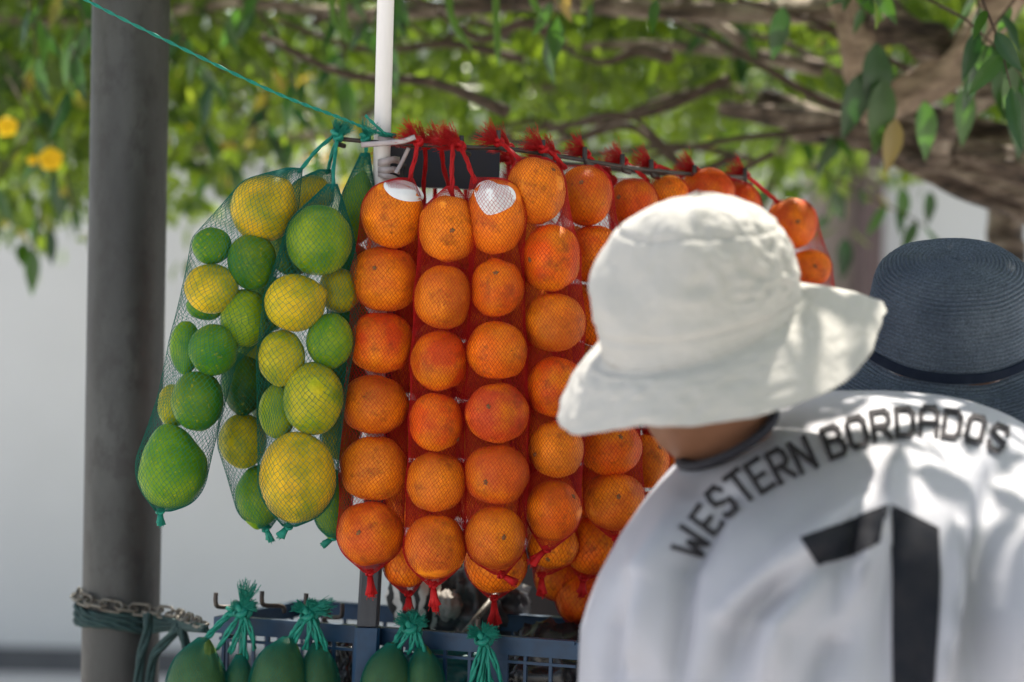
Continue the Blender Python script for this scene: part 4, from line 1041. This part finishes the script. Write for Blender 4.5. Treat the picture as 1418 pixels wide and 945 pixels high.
# numeral one
mb = MB()
def fill(poly_l, poly_r, n, off):
    rows_ = []
    for k in range(n + 1):
        t_ = k / n
        l = np.array([np.interp(t_, np.linspace(0, 1, len(poly_l)), [p[q] for p in poly_l]) for q in (0, 1)]); r_ = np.array([np.interp(t_, np.linspace(0, 1, len(poly_r)), [p[q] for p in poly_r]) for q in (0, 1)])
        rows_.append([on_shirt(*(l + (r_ - l) * m_ / 10), off) for m_ in range(11)])
    for k in range(n):
        for m_ in range(10):
            qd = [rows_[k][m_], rows_[k][m_ + 1], rows_[k + 1][m_ + 1], rows_[k + 1][m_]]
            if all(q is not None for q in qd) and max((qd[0] - q).length for q in qd) < .12: mb.add([tuple(q) for q in qd], [(0, 1, 2, 3)])
fill([(1232, 698), (1236, 790), (1236, 945), (1236, 1120)], [(1300, 732), (1302, 800), (1300, 880), (1285, 1120)], 60, .0016)
fill([(1108, 746), (1170, 722), (1229, 700)], [(1132, 784), (1185, 770), (1219, 752)], 30, .0018)
mb.build('number', M['print'], shirt, True)
# collar ring round the neck
nb = P(1008, 608, 2.765); nax = (P(985, 560, 2.755) - P(1040, 660, 2.775)).normalized()
u = nax.cross(Vector((0, 1, 0))).normalized(); v = nax.cross(u); mb = MB()
mb.tube([nb + u * math.cos(2 * math.pi * i / 48) * .058 + v * math.sin(2 * math.pi * i / 48) * .058 for i in range(48)], .0058, 10, closed=True, flat=1.7)
mb.build('collar', M['collar'], p1)
# trousers
mb = MB()
for s_, kn, ft in ((-1, J['knl'][0], J['anl'][0]), (1, J['knr'][0], J['anr'][0])):
    hp_ = Vector(pel) + Vector((s_ * .09, 0, -.02))
    mb.tube(bez([hp_ + Vector((0, 0, .06)), hp_ - Vector((0, 0, .1)), kn, Vector(ft) + Vector((0, 0, .02))], 24), [.135 - .06 * i / 24 for i in range(25)], 20)
mb.build('trousers', M['trousers'], p1)

# bucket hat
DH = 2.72
def ring4(l, n_, r_, f_):
    return [Vector(P(*l)), Vector(P(*n_)), Vector(P(*r_)), Vector(P(*f_))]
HR = [ring4((965, 268, DH), (968, 271, DH - .004), (972, 268, DH), (968, 267, DH + .004)),
      ring4((905, 286, DH), (968, 288, DH - .055), (1032, 280, DH), (968, 276, DH + .055)),
      ring4((854, 318, DH), (968, 330, DH - .088), (1078, 312, DH), (968, 290, DH + .085)),
      ring4((819, 380, DH), (966, 402, DH - .106), (1103, 362, DH), (968, 330, DH + .10)),
      ring4((818, 430, DH), (966, 450, DH - .112), (1108, 392, DH), (970, 360, DH + .105)),
      ring4((834, 486, DH), (968, 500, DH - .112), (1111, 412, DH), (972, 400, DH + .105)),
      ring4((826, 520, DH), (966, 530, DH - .122), (1140, 408, DH), (975, 405, DH + .125)),
      ring4((798, 562, DH), (952, 572, DH - .142), (1180, 408, DH), (985, 412, DH + .15)),
      ring4((769, 592, DH), (930, 612, DH - .158), (1222, 424, DH), (990, 425, DH + .172))]
def ring_pt4(rg, ph):
    l, n_, r_, f_ = rg; a1 = (r_ - l) / 2; b1 = (f_ - n_) / 2; mid_lr = (l + r_) / 2; mid_nf = (n_ + f_) / 2
    co, si = math.cos(ph), math.sin(ph); k = co * co
    return mid_lr * k + mid_nf * (1 - k) + a1 * co + b1 * si
HR = [[ring_pt4(g_, math.pi * q / 4) for q in range(8)] for g_ in HR[:6]]
EDGE = [P(1222, 448, DH), P(1186, 412, DH + .10), P(1010, 420, DH + .165), P(850, 470, DH + .12), P(771, 578, DH), P(850, 598, DH - .115), P(968, 588, DH - .158), P(1146, 543, DH - .12)]
for t_ in (.30, .64, 1.0):
    HR.append([HR[5][q].lerp(EDGE[q], t_) + Vector((0, 0, .022 * t_ * (1 - t_) * (1 if q in (0, 1, 7) else 1.6))) for q in range(8)])
def ring_pt(rg, ph):
    """closed smooth curve through eight points (trigonometric interpolation)"""
    out = Vector((0, 0, 0))
    for q in range(8):
        x = ph - math.pi * q / 4; sx_ = math.sin(x / 2)
        wgt = 1.0 if abs(sx_) < 1e-6 else math.sin(4 * x) / (8 * math.tan(x / 2)) 
        out += rg[q] * wgt
    return out
nph, npf = 220, 110
def hat_surface(t0, t1, nt_, off=0.0):
    vs = []
    for j in range(nt_ + 1):
        tt = (t0 + (t1 - t0) * j / nt_); k = min(int(tt), len(HR) - 2); f_ = tt - k
        g4 = [HR[max(k - 1, 0)], HR[k], HR[k + 1], HR[min(k + 2, len(HR) - 1)]]
        for i in range(nph):
            ph = 2 * math.pi * i / nph; a_, b_, c_, d_ = [ring_pt(g, ph) for g in g4]
            p = 0.5 * ((2 * b_) + (c_ - a_) * f_ + (2 * a_ - 5 * b_ + 4 * c_ - d_) * f_ * f_ + (3 * b_ - a_ - 3 * c_ + d_) * f_ ** 3)
            ctr = P(968, 430, DH); n_ = (p - ctr); n_.z *= .6; n_.normalize()
            cr_ = 0.0
            q = Vector((math.cos(ph) * 2.2, math.sin(ph) * 2.2, tt * 1.1))
            if tt < 5.0:
                cr_ += .0035 * (noise.noise(q * 1.3 + Vector((5, 2, 1)))) + .0014 * noise.noise(q * 3.0)
                right = max(0, math.cos(ph - R(-40)))
                cr_ += right ** 3 * .008 * noise.noise(q * 3.6 + Vector((9, 1, 4))) * max(0, 1 - abs(tt - 2.6) / 1.8)
                dent = math.exp(-((math.atan2(math.sin(ph - R(222)), math.cos(ph - R(222)))) / .42) ** 2 - ((tt - 2.7) / .9) ** 2); cr_ -= .012 * dent
                for sm in (2.0, 4.35): cr_ -= .0030 * math.exp(-((tt - sm) / .06) ** 2)
            else:
                cr_ += .004 * noise.noise(q * 2.0) * min(1, (tt - 5)) + .0025 * noise.noise(Vector((ph * 9, tt * 3, 1)))
                for sm in (5.1, 6.0, 6.7, 7.4): cr_ -= .0009 * math.exp(-((tt - sm) / .05) ** 2)
                p = p + Vector((0, 0, .002 * math.sin(5 * ph + .6) * (tt - 5) / 3))
            vs.append(p + n_ * (cr_ + off))
    return vs
def hat_part(name, t0, t1, nt_, thick=.0022):
    o_ = hat_surface(t0, t1, nt_); i_ = hat_surface(t0, t1, nt_, -thick); m_ = len(o_); fs = []
    for j in range(nt_):
        for i in range(nph):
            q = (j * nph + i, j * nph + (i + 1) % nph, (j + 1) * nph + (i + 1) % nph, (j + 1) * nph + i)
            fs.append(q); fs.append(tuple(m_ + x for x in reversed(q)))
    for i in range(nph):
        a_ = nt_ * nph + i; b_ = nt_ * nph + (i + 1) % nph; fs.append((a_, b_, m_ + b_, m_ + a_))
        a_ = i; b_ = (i + 1) % nph; fs.append((b_, a_, m_ + a_, m_ + b_))
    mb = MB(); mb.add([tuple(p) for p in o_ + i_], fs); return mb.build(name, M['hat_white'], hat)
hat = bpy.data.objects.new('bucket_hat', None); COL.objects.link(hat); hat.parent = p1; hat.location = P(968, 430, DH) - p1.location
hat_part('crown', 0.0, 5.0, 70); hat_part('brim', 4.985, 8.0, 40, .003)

# person in the navy straw hat
DB = 3.2
hc = P(1316, 476, DB)
p2 = empty('person', (hc.x, hc.y + .05, 0), 'person in a wide navy straw hat behind the white shirt', 'person')
pel2 = Vector((hc.x, hc.y + .10, .86))
J2, E2 = body_graph(pel2, (hc.x, hc.y + .08, 1.16), (hc.x, hc.y + .05, 1.34), (hc.x, hc.y + .03, 1.38), (hc.x, hc.y + .02, 1.43), (hc.x, hc.y, 1.575), (-.4, .9, -.1),
    (hc.x - .16, hc.y + .07, 1.27), (hc.x + .16, hc.y + .07, 1.27), (hc.x - .2, hc.y + .12, 1.03), (hc.x + .2, hc.y + .12, 1.03), (hc.x - .17, hc.y + .33, 1.0), (hc.x + .17, hc.y + .33, 1.0),
    (hc.x - .1, hc.y + .1, .48), (hc.x + .1, hc.y + .1, .48), (hc.x - .1, hc.y + .08, .075), (hc.x + .1, hc.y + .08, .075))
skin_body('body', J2, E2, p2, M['skin'])
mb = MB(); cx_, cy_ = hc.x, hc.y + .09
mb.tube([(cx_, cy_, z) for z in np.linspace(.8, 1.33, 20)], [.17 + .012 * math.sin(z * 9) if z < 1.26 else .17 - (z - 1.26) * 1.3 for z in np.linspace(.8, 1.33, 20)], 28)
mb.build('blouse', M['blouse'], p2)
tq = Matrix.Rotation(R(27), 3, 'X') @ Matrix.Rotation(R(-3), 3, 'Y')
# lathe profile (radius, height), from apex to brim edge
PR = [(0.0005, .124), (.02, .1237), (.05, .122), (.075, .1175), (.093, .108), (.102, .092), (.1075, .060), (.113, .026), (.1165, 0.0), (.125, -.006), (.150, -.012), (.175, -.022), (.20, -.036), (.212, -.044)]
def lathe(name, prof, mat, off=0.0, ridge=.0019, nseg=160, per=.0056, parent=None, thick=.002):
    pts = []; L = 0; last = None; dense = []
    cv = bez([Vector((r_, 0, h)) for r_, h in prof], 260)
    vs = []
    for i, p in enumerate(cv):
        if last is not None: L += (p - last).length
        last = p; t_ = (cv[min(i + 1, 260)] - cv[max(i - 1, 0)]).normalized(); n_ = Vector((-t_.z, 0, t_.x)); n_ = n_ if n_.z > -.5 else n_
        if n_.x < 0 and n_.z < 0: n_ = -n_
        for k in range(nseg):
            an = 2 * math.pi * k / nseg
            rr = ridge * (abs(math.sin(math.pi * (L / per + k / nseg))) - .5) * 1.6 * min(1, .3 + L / .05) + .0005 * noise.noise(Vector((math.cos(an) * 30, math.sin(an) * 30, L * 300)))
            wob = .004 * math.sin(2 * an + 1) * max(0, (p.x - .11) / .1) + .0025 * noise.noise(Vector((math.cos(an) * 2, math.sin(an) * 2, L * 14))) * min(1, p.x / .06)
            q = p + n_ * (rr + off)
            v_ = Vector((q.x * math.cos(an), q.x * math.sin(an), q.z + wob))
            vs.append(hc + tq @ v_)
    fs = []
    for j in range(260):
        for k in range(nseg): fs.append((j * nseg + k, (j + 1) * nseg + k, (j + 1) * nseg + (k + 1) % nseg, j * nseg + (k + 1) % nseg))
    mb = MB(); mb.add([tuple(v) for v in vs], fs); o_ = mb.build(name, mat, parent); return o_
sh_ = bpy.data.objects.new('straw_hat', None); COL.objects.link(sh_); sh_.parent = p2; sh_.location = hc - p2.location
lathe('crown', PR[:9], M['straw'], parent=sh_)
lathe('brim', PR[8:], M['straw'], off=-.0003, parent=sh_)
mb = MB(); rows_ = []
for h_, e_ in ((.016, .0030), (.015, .0052), (.004, .0054), (.0025, .0030)):
    rows_.append([hc + tq @ Vector(((.1155 - h_ * .15 + e_) * math.cos(2 * math.pi * k / 96), (.1155 - h_ * .15 + e_) * math.sin(2 * math.pi * k / 96), h_ - .0005 + .0025 * noise.noise(Vector((math.cos(2 * math.pi * k / 96) * 2, math.sin(2 * math.pi * k / 96) * 2, 1))))) for k in range(96)])
for j in range(3):
    for k in range(96):
        mb.add([tuple(rows_[j][k]), tuple(rows_[j + 1][k]), tuple(rows_[j + 1][(k + 1) % 96]), tuple(rows_[j][(k + 1) % 96])], [(0, 1, 2, 3)])
mb.build('ribbon', M['ribbon'], sh_)

# ------------------------------------------------------------------ trees and foliage
LT = np.array([(0, 0, 0), (-.19, .30, .03), (0, .32, -.02), (.19, .30, .03), (-.155, .66, .0), (0, .67, -.045), (.155, .66, .0), (0, 1.0, -.12)])
LF = [(0, 2, 1), (0, 3, 2), (1, 2, 5, 4), (2, 3, 6, 5), (4, 5, 7), (5, 6, 7)]
def rot_frame(dirs, g2):
    d = dirs / np.linalg.norm(dirs, axis=1, keepdims=True); ref = g2.normal(size=d.shape); u = np.cross(d, ref); u /= np.linalg.norm(u, axis=1, keepdims=True); n_ = np.cross(u, d); return u, d, n_
def leaves_mesh(name, pos, dirs, size, parent, g2, mat, wide=1.0, clump=None):
    n = len(pos); u, d, n_ = rot_frame(dirs, g2); wv_ = g2.uniform(.75, 1.25, n) * wide
    V = pos[:, None, :] + size[:, None, None] * (LT[None, :, 0, None] * wv_[:, None, None] * u[:, None, :] + LT[None, :, 1, None] * d[:, None, :] + LT[None, :, 2, None] * n_[:, None, :])
    base_ = np.arange(n) * 8; org = np.array(world_loc(parent))
    me = bpy.data.meshes.new(name)
    lv = []; ls = []; tot = 0
    per = [i for f in LF for i in f]; cnt = [len(f) for f in LF]
    loops = (base_[:, None] + np.array(per)[None]).ravel(); starts = np.concatenate([[0], np.cumsum(np.tile(cnt, n))[:-1]])
    me.vertices.add(n * 8); me.vertices.foreach_set('co', (V.reshape(-1, 3) - org).ravel())
    me.loops.add(len(loops)); me.loops.foreach_set('vertex_index', loops.astype(np.int32))
    me.polygons.add(len(starts)); me.polygons.foreach_set('loop_start', starts.astype(np.int32)); me.polygons.foreach_set('loop_total', np.tile(cnt, n).astype(np.int32))
    me.polygons.foreach_set('use_smooth', [True] * len(starts)); me.update(calc_edges=True)
    at = me.attributes.new('tint', 'FLOAT', 'POINT'); at.data.foreach_set('value', np.repeat(g2.random(n) if clump is None else np.clip(.35 * g2.random(n) + .75 * clump - .05, 0, 1), 8).astype(np.float32))
    me.materials.append(mat); me.validate(); return link(name, me, parent)

g2 = np.random.default_rng(5)
def sub(c, n, spread, g2):
    return np.repeat(c, n, 0) + g2.normal(0, 1, (len(c) * n, 3)) * np.array(spread)
def lower_edge(px):
    return np.interp(px, [-200, 0, 60, 120, 200, 300, 350, 430, 520, 650, 800, 1000, 1080, 1180, 1240, 1418, 1600], [290, 285, 300, 285, 270, 260, 250, 190, 185, 180, 200, 215, 260, 250, 190, 165, 160])
def canopy_pts(n, dlo, dhi, pxlo, pxhi, g2, top=-260, power=1.0):
    out = []
    while len(out) < n:
        px = g2.uniform(pxlo, pxhi); d = g2.uniform(dlo, dhi); lo = lower_edge(px); py = lo - (lo - top) * g2.random() ** power
        p = P(px, py, d)
        if p.z > 3.2: continue
        if noise.noise(Vector((p.x * 2.2, p.y * .9, p.z * 3.0))) < -.12: continue
        out.append(p[:])
    return np.array(out)
def hang_dirs(n, g2, k=.75): 
    d = g2.normal(0, k, (n, 3)); d[:, 2] -= .8; return d

# gnarled tree on the right
tb = P(1395, 300, 5.6)
tree = empty('vine_tree', (tb.x, tb.y, 0), 'gnarled old tree whose twisted limbs spread over the stall', 'tree')
def limb(name, pts, r0, r1, seed, n=40, segs=18, ridges=4, amp=.24, mat='bark'):
    c = bez(pts, n); T = []; vs = []; fs = []
    ref = Vector((0, -1, .2)); u = None
    for i, p in enumerate(c):
        t_ = (c[min(i + 1, n)] - c[max(i - 1, 0)]).normalized()
        u = (t_.cross(ref)).normalized() if u is None else (u - t_ * u.dot(t_)).normalized(); v = t_.cross(u); r_ = r0 + (r1 - r0) * i / n
        for k in range(segs):
            an = 2 * math.pi * k / segs
            rr = r_ * (1 + amp * math.sin(ridges * an + i * .16 + seed) + amp * 1.3 * noise.noise(Vector((math.cos(an) * 1.5 + seed, math.sin(an) * 1.5, i * .14))))
            vs.append(p + u * math.cos(an) * rr + v * math.sin(an) * rr)
    for i in range(n):
        for k in range(segs): fs.append((i * segs + k, i * segs + (k + 1) % segs, (i + 1) * segs + (k + 1) % segs, (i + 1) * segs + k))
    fs.append(tuple(range(segs - 1, -1, -1))); fs.append(tuple(n * segs + k for k in range(segs)))
    mb = MB(); mb.add([tuple(q) for q in vs], fs); return mb.build(name, M[mat], tree)
limb('trunk', [Vector((tb.x, tb.y, -.05)), Vector((tb.x + .02, tb.y, .6)), P(1390, 420, 5.6), P(1392, 320, 5.6), P(1400, 250, 5.6)], .05, .04, 1)
limb('limb', [P(1560, 330, 4.730), P(1440, 275, 4.773), P(1330, 232, 4.816), P(1220, 190, 4.902), P(1110, 165, 4.988), P(1000, 150, 5.160)], .050, .016, 2)
limb('limb', [P(1540, 270, 4.816), P(1430, 215, 4.859), P(1340, 185, 4.902), P(1270, 165, 4.988), P(1215, 150, 4.988)], .046, .028, 3)
limb('limb', [P(1212, 158, 4.730), P(1260, 130, 4.687), P(1310, 95, 4.644), P(1360, 45, 4.601), P(1400, -20, 4.558)], .029, .040, 4, mat='dry')
limb('limb', [P(1212, 158, 4.730), P(1196, 110, 4.687), P(1190, 60, 4.644), P(1175, 0, 4.644), P(1165, -60, 4.644)], .030, .034, 5, mat='dry')
limb('limb', [P(1190, 30, 4.644), P(1250, 40, 4.644), P(1310, 75, 4.644)], .03, .035, 6)
jt = P(1560, 300, 4.72)
limb('trunk', [Vector((jt.x + .10, jt.y + .03, -.06)), Vector((jt.x + .12, jt.y + .02, .5)), Vector((jt.x + .05, jt.y, 1.1)), jt + Vector((.03, 0, -.12)), jt + Vector((.0, 0, .08)), jt + Vector((.10, .05, .45))], .17, .085, 11, 50)
limb('limb', [P(1560, 300, 4.66), P(1450, 240, 4.7), P(1370, 222, 4.76), P(1290, 196, 4.84), P(1230, 172, 4.9), P(1150, 168, 5.0), P(1060, 130, 5.1)], .036, .014, 8)
limb('limb', [P(1560, 360, 4.74), P(1440, 296, 4.78), P(1340, 262, 4.82), P(1260, 226, 4.88), P(1190, 196, 4.95), P(1100, 186, 5.1)], .030, .012, 9)
limb('limb', [P(1440, 150, 4.6), P(1390, 120, 4.62), P(1350, 140, 4.66), P(1310, 180, 4.74), P(1300, 215, 4.8)], .022, .026, 10)
for pts, r0, r1 in (([P(1180, 10, 5.0), P(1060, 18, 5.0), P(920, 14, 5.0), P(760, 2, 5.1), P(600, -12, 5.2)], .028, .014), ([P(1140, 95, 5.2), P(1060, 80, 5.2), P(960, 66, 5.25), P(860, 62, 5.3), P(780, 68, 5.4)], .018, .007),
    ([P(1150, 165, 6.2), P(1000, 128, 6.3), P(860, 120, 6.4), P(720, 118, 6.5), P(600, 120, 6.6)], .026, .012), ([P(470, 185, 6.4), P(380, 195, 6.3), P(290, 205, 6.2), P(230, 210, 6.2), P(120, 200, 6.1)], .016, .014), ([P(600, 120, 6.6), P(520, 150, 6.5), P(470, 185, 6.4)], .012, .014),
    ([P(1030, 60, 5.1), P(980, 25, 5.1), P(930, -15, 5.1)], .012, .012), ([P(760, 2, 5.1), P(500, 20, 5.3), P(330, 5, 5.5), P(100, 30, 5.8), P(-80, 20, 6.0)], .016, .01), ([P(1040, 330, 6.3), P(1065, 260, 6.3), P(1080, 210, 6.3), P(1100, 165, 6.2)], .011, .014)):
    limb('branch', pts, r0, r1, 7 + r0, 30, 10, 3, .1)
for k_ in range(22):
    bx = g2.uniform(520, 1330); by = g2.uniform(-5, 215 if bx > 640 else 110); bd_ = g2.uniform(4.7, 5.5); ln_ = g2.uniform(120, 380); sl = g2.normal(.10, .28)
    q0 = P(bx - ln_ / 2, by - sl * ln_ / 2, bd_); q3 = P(bx + ln_ / 2, by + sl * ln_ / 2, bd_ + g2.normal() * .15)
    limb('branch', [q0, q0.lerp(q3, .35) + Vector((0, g2.normal() * .04, g2.normal() * .03)), q0.lerp(q3, .7) + Vector((0, g2.normal() * .04, g2.normal() * .03)), q3], float(g2.uniform(.003, .007)), float(g2.uniform(.007, .014)), k_, 16, 7, 3, .15, 'twig')
cc = canopy_pts(1250, 5.6, 9.4, -160, 1580, g2, power=.85)
pos = sub(cc, 24, (.12, .12, .09), g2)
sz = g2.uniform(.03, .095, len(pos))
crown = leaves_mesh('crown', pos, hang_dirs(len(pos), g2), sz, tree, g2, M['leaf'], clump=np.repeat(np.clip(np.array([noise.noise(Vector((p_[0] * 1.1, p_[1] * .8, p_[2] * 2.2 + 7))) for p_ in cc]) * .9 + .42 + g2.normal(0, .16, len(cc)), 0, 1), 24)); crown['kind'] = 'stuff'
# the part of the canopy that spreads overhead, out of view, plus clumps added to cast shade
n_ = 640; cc2 = np.stack([g2.uniform(-2.0, 2.2, n_), g2.uniform(.24, 3.9, n_), g2.uniform(2.12, 2.75, n_)], 1)
keep = np.array([noise.noise(Vector((p[0] * 1.5, p[1] * 1.5, 4.0))) > -.35 for p in cc2]); cc2 = cc2[keep]
n_ = 620; cc3 = np.stack([g2.uniform(.15, 2.2, n_), g2.uniform(-3.0, -.78, n_), g2.uniform(2.15, 2.7, n_)], 1)  # unseen clumps added to cut skylight on the person
n_ = 7; cc4 = np.stack([g2.uniform(.55, 1.3, n_), g2.uniform(-.5, .1, n_), g2.uniform(2.25, 2.7, n_)], 1)  # a few unseen clumps added to dapple the person
n_ = 170; cc5 = np.stack([g2.uniform(-.95, .75, n_), g2.uniform(.2, .8, n_), g2.uniform(2.2, 2.65, n_)], 1)  # unseen clumps added to keep sun off the fruit tops
n_ = 45; cc6 = np.stack([g2.uniform(.5, 1.0, n_), g2.uniform(.32, .6, n_), g2.uniform(2.4, 2.65, n_)], 1)  # unseen clumps added to shade the straw hat
cc2 = np.concatenate([cc2, cc3, cc4, cc5, cc6])
pos = sub(cc2, 20, (.12, .10, .07), g2)
lowlim = 1.5 + (pos[:, 1] + 3.35) * 640 / FPX
pos[:, 2] = np.maximum(pos[:, 2], lowlim)
crown2 = leaves_mesh('crown', pos, hang_dirs(len(pos), g2, .9), g2.uniform(.07, .12, len(pos)), tree, g2, M['leaf']); crown2['kind'] = 'stuff'  # overhead leaves, including the clumps added for shade
# twigs
mb = MB()
for k in range(260):
    c0 = Vector(cc[g2.integers(len(cc))]); c1 = c0 + Vector((g2.normal(0, .22), g2.normal(0, .2), abs(g2.normal(0, .12))))
    mb.tube(bez([c0, (c0 + c1) / 2 + Vector((g2.normal(0, .03), 0, g2.normal(0, .03))), c1], 6), [.003, .0035, .004, .0045, .005, .0055, .006], 5)
o = mb.build('twig', M['twig'], tree); o['kind'] = 'stuff'
# single leaves near enough to be told apart (shared meshes)
leaf_variants = []
for k in range(4):
    me = bpy.data.meshes.new('leaf'); sub_v = []; sub_f = []; ns = 7; wv2 = (.17, .2, .24, .16)[k]
    for j in range(ns + 1):
        t_ = j / ns; wdt = wv2 * .86 * math.sin(math.pi * min(1, (t_ * .985 + .01) ** .82)) ** .9 * (1.1 - .35 * t_) ; cz = -.10 * t_ * t_ * (1 + .4 * k)
        for s_ in (-1, -.5, 0, .5, 1): sub_v.append((s_ * wdt, t_, cz + .10 * abs(s_) * wdt * 2 + .012 * math.sin(t_ * 14 + k) * abs(s_)))
    for j in range(ns):
        for s_ in range(4): sub_f.append((j * 5 + s_, j * 5 + s_ + 1, j * 5 + s_ + 6, j * 5 + s_ + 5))
    me.from_pydata(sub_v, [], sub_f); me.polygons.foreach_set('use_smooth', [True] * len(me.polygons)); me.materials.append(M['near_leaf']); leaf_variants.append(me)
def leaf_obj(p, direction, size, parent, k, roll=None, face=None):
    d = Vector(direction).normalized(); ref = Vector(face) if face is not None else Vector((g2.normal(), -1.2 + g2.normal() * .6, g2.normal() * .5)); u = d.cross(ref).normalized(); n_ = u.cross(d)
    mt = Matrix((u * size, d * size, n_ * size)).transposed().to_4x4()
    o = link('leaf', leaf_variants[k % 4], parent); mt.translation = Vector(p) - world_loc(parent); o.matrix_local = mt; return o
spots = []
for (cx, cy, d, n, spx, spy) in ((1220, 30, 4.3, 9, 45, 40), (1370, 100, 4.2, 8, 50, 50), (1310, 30, 4.2, 6, 90, 30), (1165, 130, 4.6, 5, 60, 40), (900, 10, 4.3, 4, 90, 25), (760, 5, 4.3, 5, 70, 25), (620, 10, 4.5, 5, 70, 30), (560, 40, 4.7, 5, 40, 40), (420, 20, 4.9, 6, 90, 30), (300, 80, 5.0, 8, 55, 60), (50, 50, 4.7, 14, 50, 55), (40, 230, 5.4, 12, 50, 45), (280, 230, 5.4, 12, 45, 35), (1010, 150, 5.0, 5, 60, 50), (1150, 330, 5.6, 5, 25, 35), (390, 190, 5.3, 8, 60, 40)):
    for q_ in range(max(2, round(n / 3))):
        px = cx + g2.normal() * spx; py = cy - 30 + g2.normal() * spy
        if d < 4.6 and 820 < px < 1150: py = min(py, 20)
        p0 = P(px, py - 40, d + g2.normal() * .12); dx = g2.normal() * .07; Lt = g2.uniform(.06, .17)
        tw = bez([p0, p0 + Vector((dx * .6, g2.normal() * .02, -Lt * .5)), p0 + Vector((dx, g2.normal() * .03, -Lt))], 8)
        mb = MB(); mb.tube([p0 + Vector((-dx, .05, .08))] + tw, [.0032] + [.0028 - .0018 * i_ / 8 for i_ in range(9)], 5); tq_ = mb.build('twig', M['twig'], tree); tq_['kind'] = 'stuff'
        nl = int(g2.integers(3, 6))
        for k in range(nl):
            b_ = tw[min(8, 1 + int(k * 8 / nl))] if k < nl - 1 else tw[8]
            sd_ = (1 if k % 2 else -1) * g2.uniform(.15, .9) * (0.25 if k == nl - 1 else 1)
            leaf_obj(b_, (sd_, g2.normal() * .5, -1 + g2.normal() * .25), g2.uniform(.05, .11), tree, int(g2.integers(4)))
for px, py, L, lean in ((1213, 60, .15, .05), (1224, 110, .14, -.05), (1196, 100, .13, -.25), (1382, 80, .12, .2), (1360, 70, .10, -.3), (1410, 100, .16, .1), (1335, 120, .11, .05), (1280, 140, .11, .1), (1240, 165, .10, -.1), (1250, 260, .09, .05), (1288, 265, .08, 0), (1085, 10, .10, -.15), (1170, 330, .10, 0)):
    leaf_obj(P(px, py, 4.45 if py < 200 else 5.6), (lean, 0, -1), L, tree, 2, face=(.2, -1, .2))
# hanging pods
for px, py0, py1, d, bend in ((690, -60, 92, 4.35, .0), (655, -60, 72, 4.4, .035), (485, -60, 70, 4.8, .01), (478, -40, 55, 4.85, .02), (130, -60, 60, 4.7, -.01), (107, 40, 140, 4.75, .02), (560, -30, 50, 4.7, .03), (757, -30, 25, 4.4, .02)):
    mb = MB(); a_ = P(px - 6, py0, d); b_ = P(px, py1, d)
    mb.tube(bez([a_, (a_ * 2 + b_) / 3 + Vector((-bend, 0, 0)), (a_ + b_ * 2) / 3 + Vector((-bend, 0, 0)), b_], 16), [.003] + [.0065] * 12 + [.006, .005, .003, .001], 8)
    mb.build('seed_pod', M['pod'], tree)

# flowering shrub at the left
sx = P(40, 300, 6.6)
bush = empty('flowering_vine', (sx.x, sx.y, 0), 'leafy vine with yellow flowers hanging left of the grey pole', 'vine')
mb = MB(); mb.tube(bez([Vector((sx.x - .6, sx.y + .2, 0)), Vector((sx.x - .65, sx.y + .2, 1.0)), P(-60, 220, 6.6), P(20, 120, 6.5), P(60, 60, 6.4)], 30), [.03 - .018 * i / 30 for i in range(31)], 10); mb.build('stem', M['twig'], bush)
cb_ = []
while len(cb_) < 46:
    px = g2.uniform(-120, 300); py = g2.uniform(60, 300)
    if py > lower_edge(px) - 10: continue
    cb_.append(P(px, py, g2.uniform(5.6, 6.6))[:])
pos = sub(np.array(cb_), 16, (.09, .1, .08), g2)
o = leaves_mesh('foliage', pos, hang_dirs(len(pos), g2), g2.uniform(.05, .09, len(pos)), bush, g2, M['leaf'], 1.2); o['kind'] = 'stuff'
for pts, lf in (([P(58, 280, 5.6), P(52, 320, 5.6), P(46, 350, 5.6)], [(46, 345, .11, -.02), (70, 318, .085, .05), (55, 300, .07, -.3), (62, 295, .07, .3)]), ([P(90, 240, 5.6), P(98, 275, 5.6), P(104, 300, 5.6)], [(104, 285, .07, .1), (90, 270, .07, -.2)])):
    mb = MB(); mb.tube(pts, .003, 6); mb.build('twig', M['twig'], bush)
    for px, py, L, ln in lf: leaf_obj(P(px, py, 5.6), (ln, 0, -1), L, bush, 1, face=(.1, -1, .2))
for px, py, r_ in ((70, 220, .027), (10, 175, .023), (45, 222, .012)):
    mb = MB(); c = P(px, py, 5.25); fd = Vector((.15, -.9, .25)).normalized(); u = fd.orthogonal().normalized(); v = fd.cross(u)
    for k in range(5):
        an = 2 * math.pi * k / 5 + .3; dr = u * math.cos(an) + v * math.sin(an); sd_ = fd.cross(dr); vs = []
        for j in range(5):
            t_ = j / 4; wdt = r_ * .62 * math.sin(math.pi * (.12 + .80 * t_)) ** .8
            for s_ in (-1, 0, 1): vs.append(tuple(c + dr * r_ * t_ + sd_ * s_ * wdt + fd * (r_ * (.45 * t_ - .5 * t_ * t_ * t_) - .1 * abs(s_) * r_)))
        mb.add(vs, [(j * 3 + s_, j * 3 + s_ + 1, j * 3 + s_ + 4, j * 3 + s_ + 3) for j in range(4) for s_ in range(2)])
    mb.build('flower', M['flower'], bush)
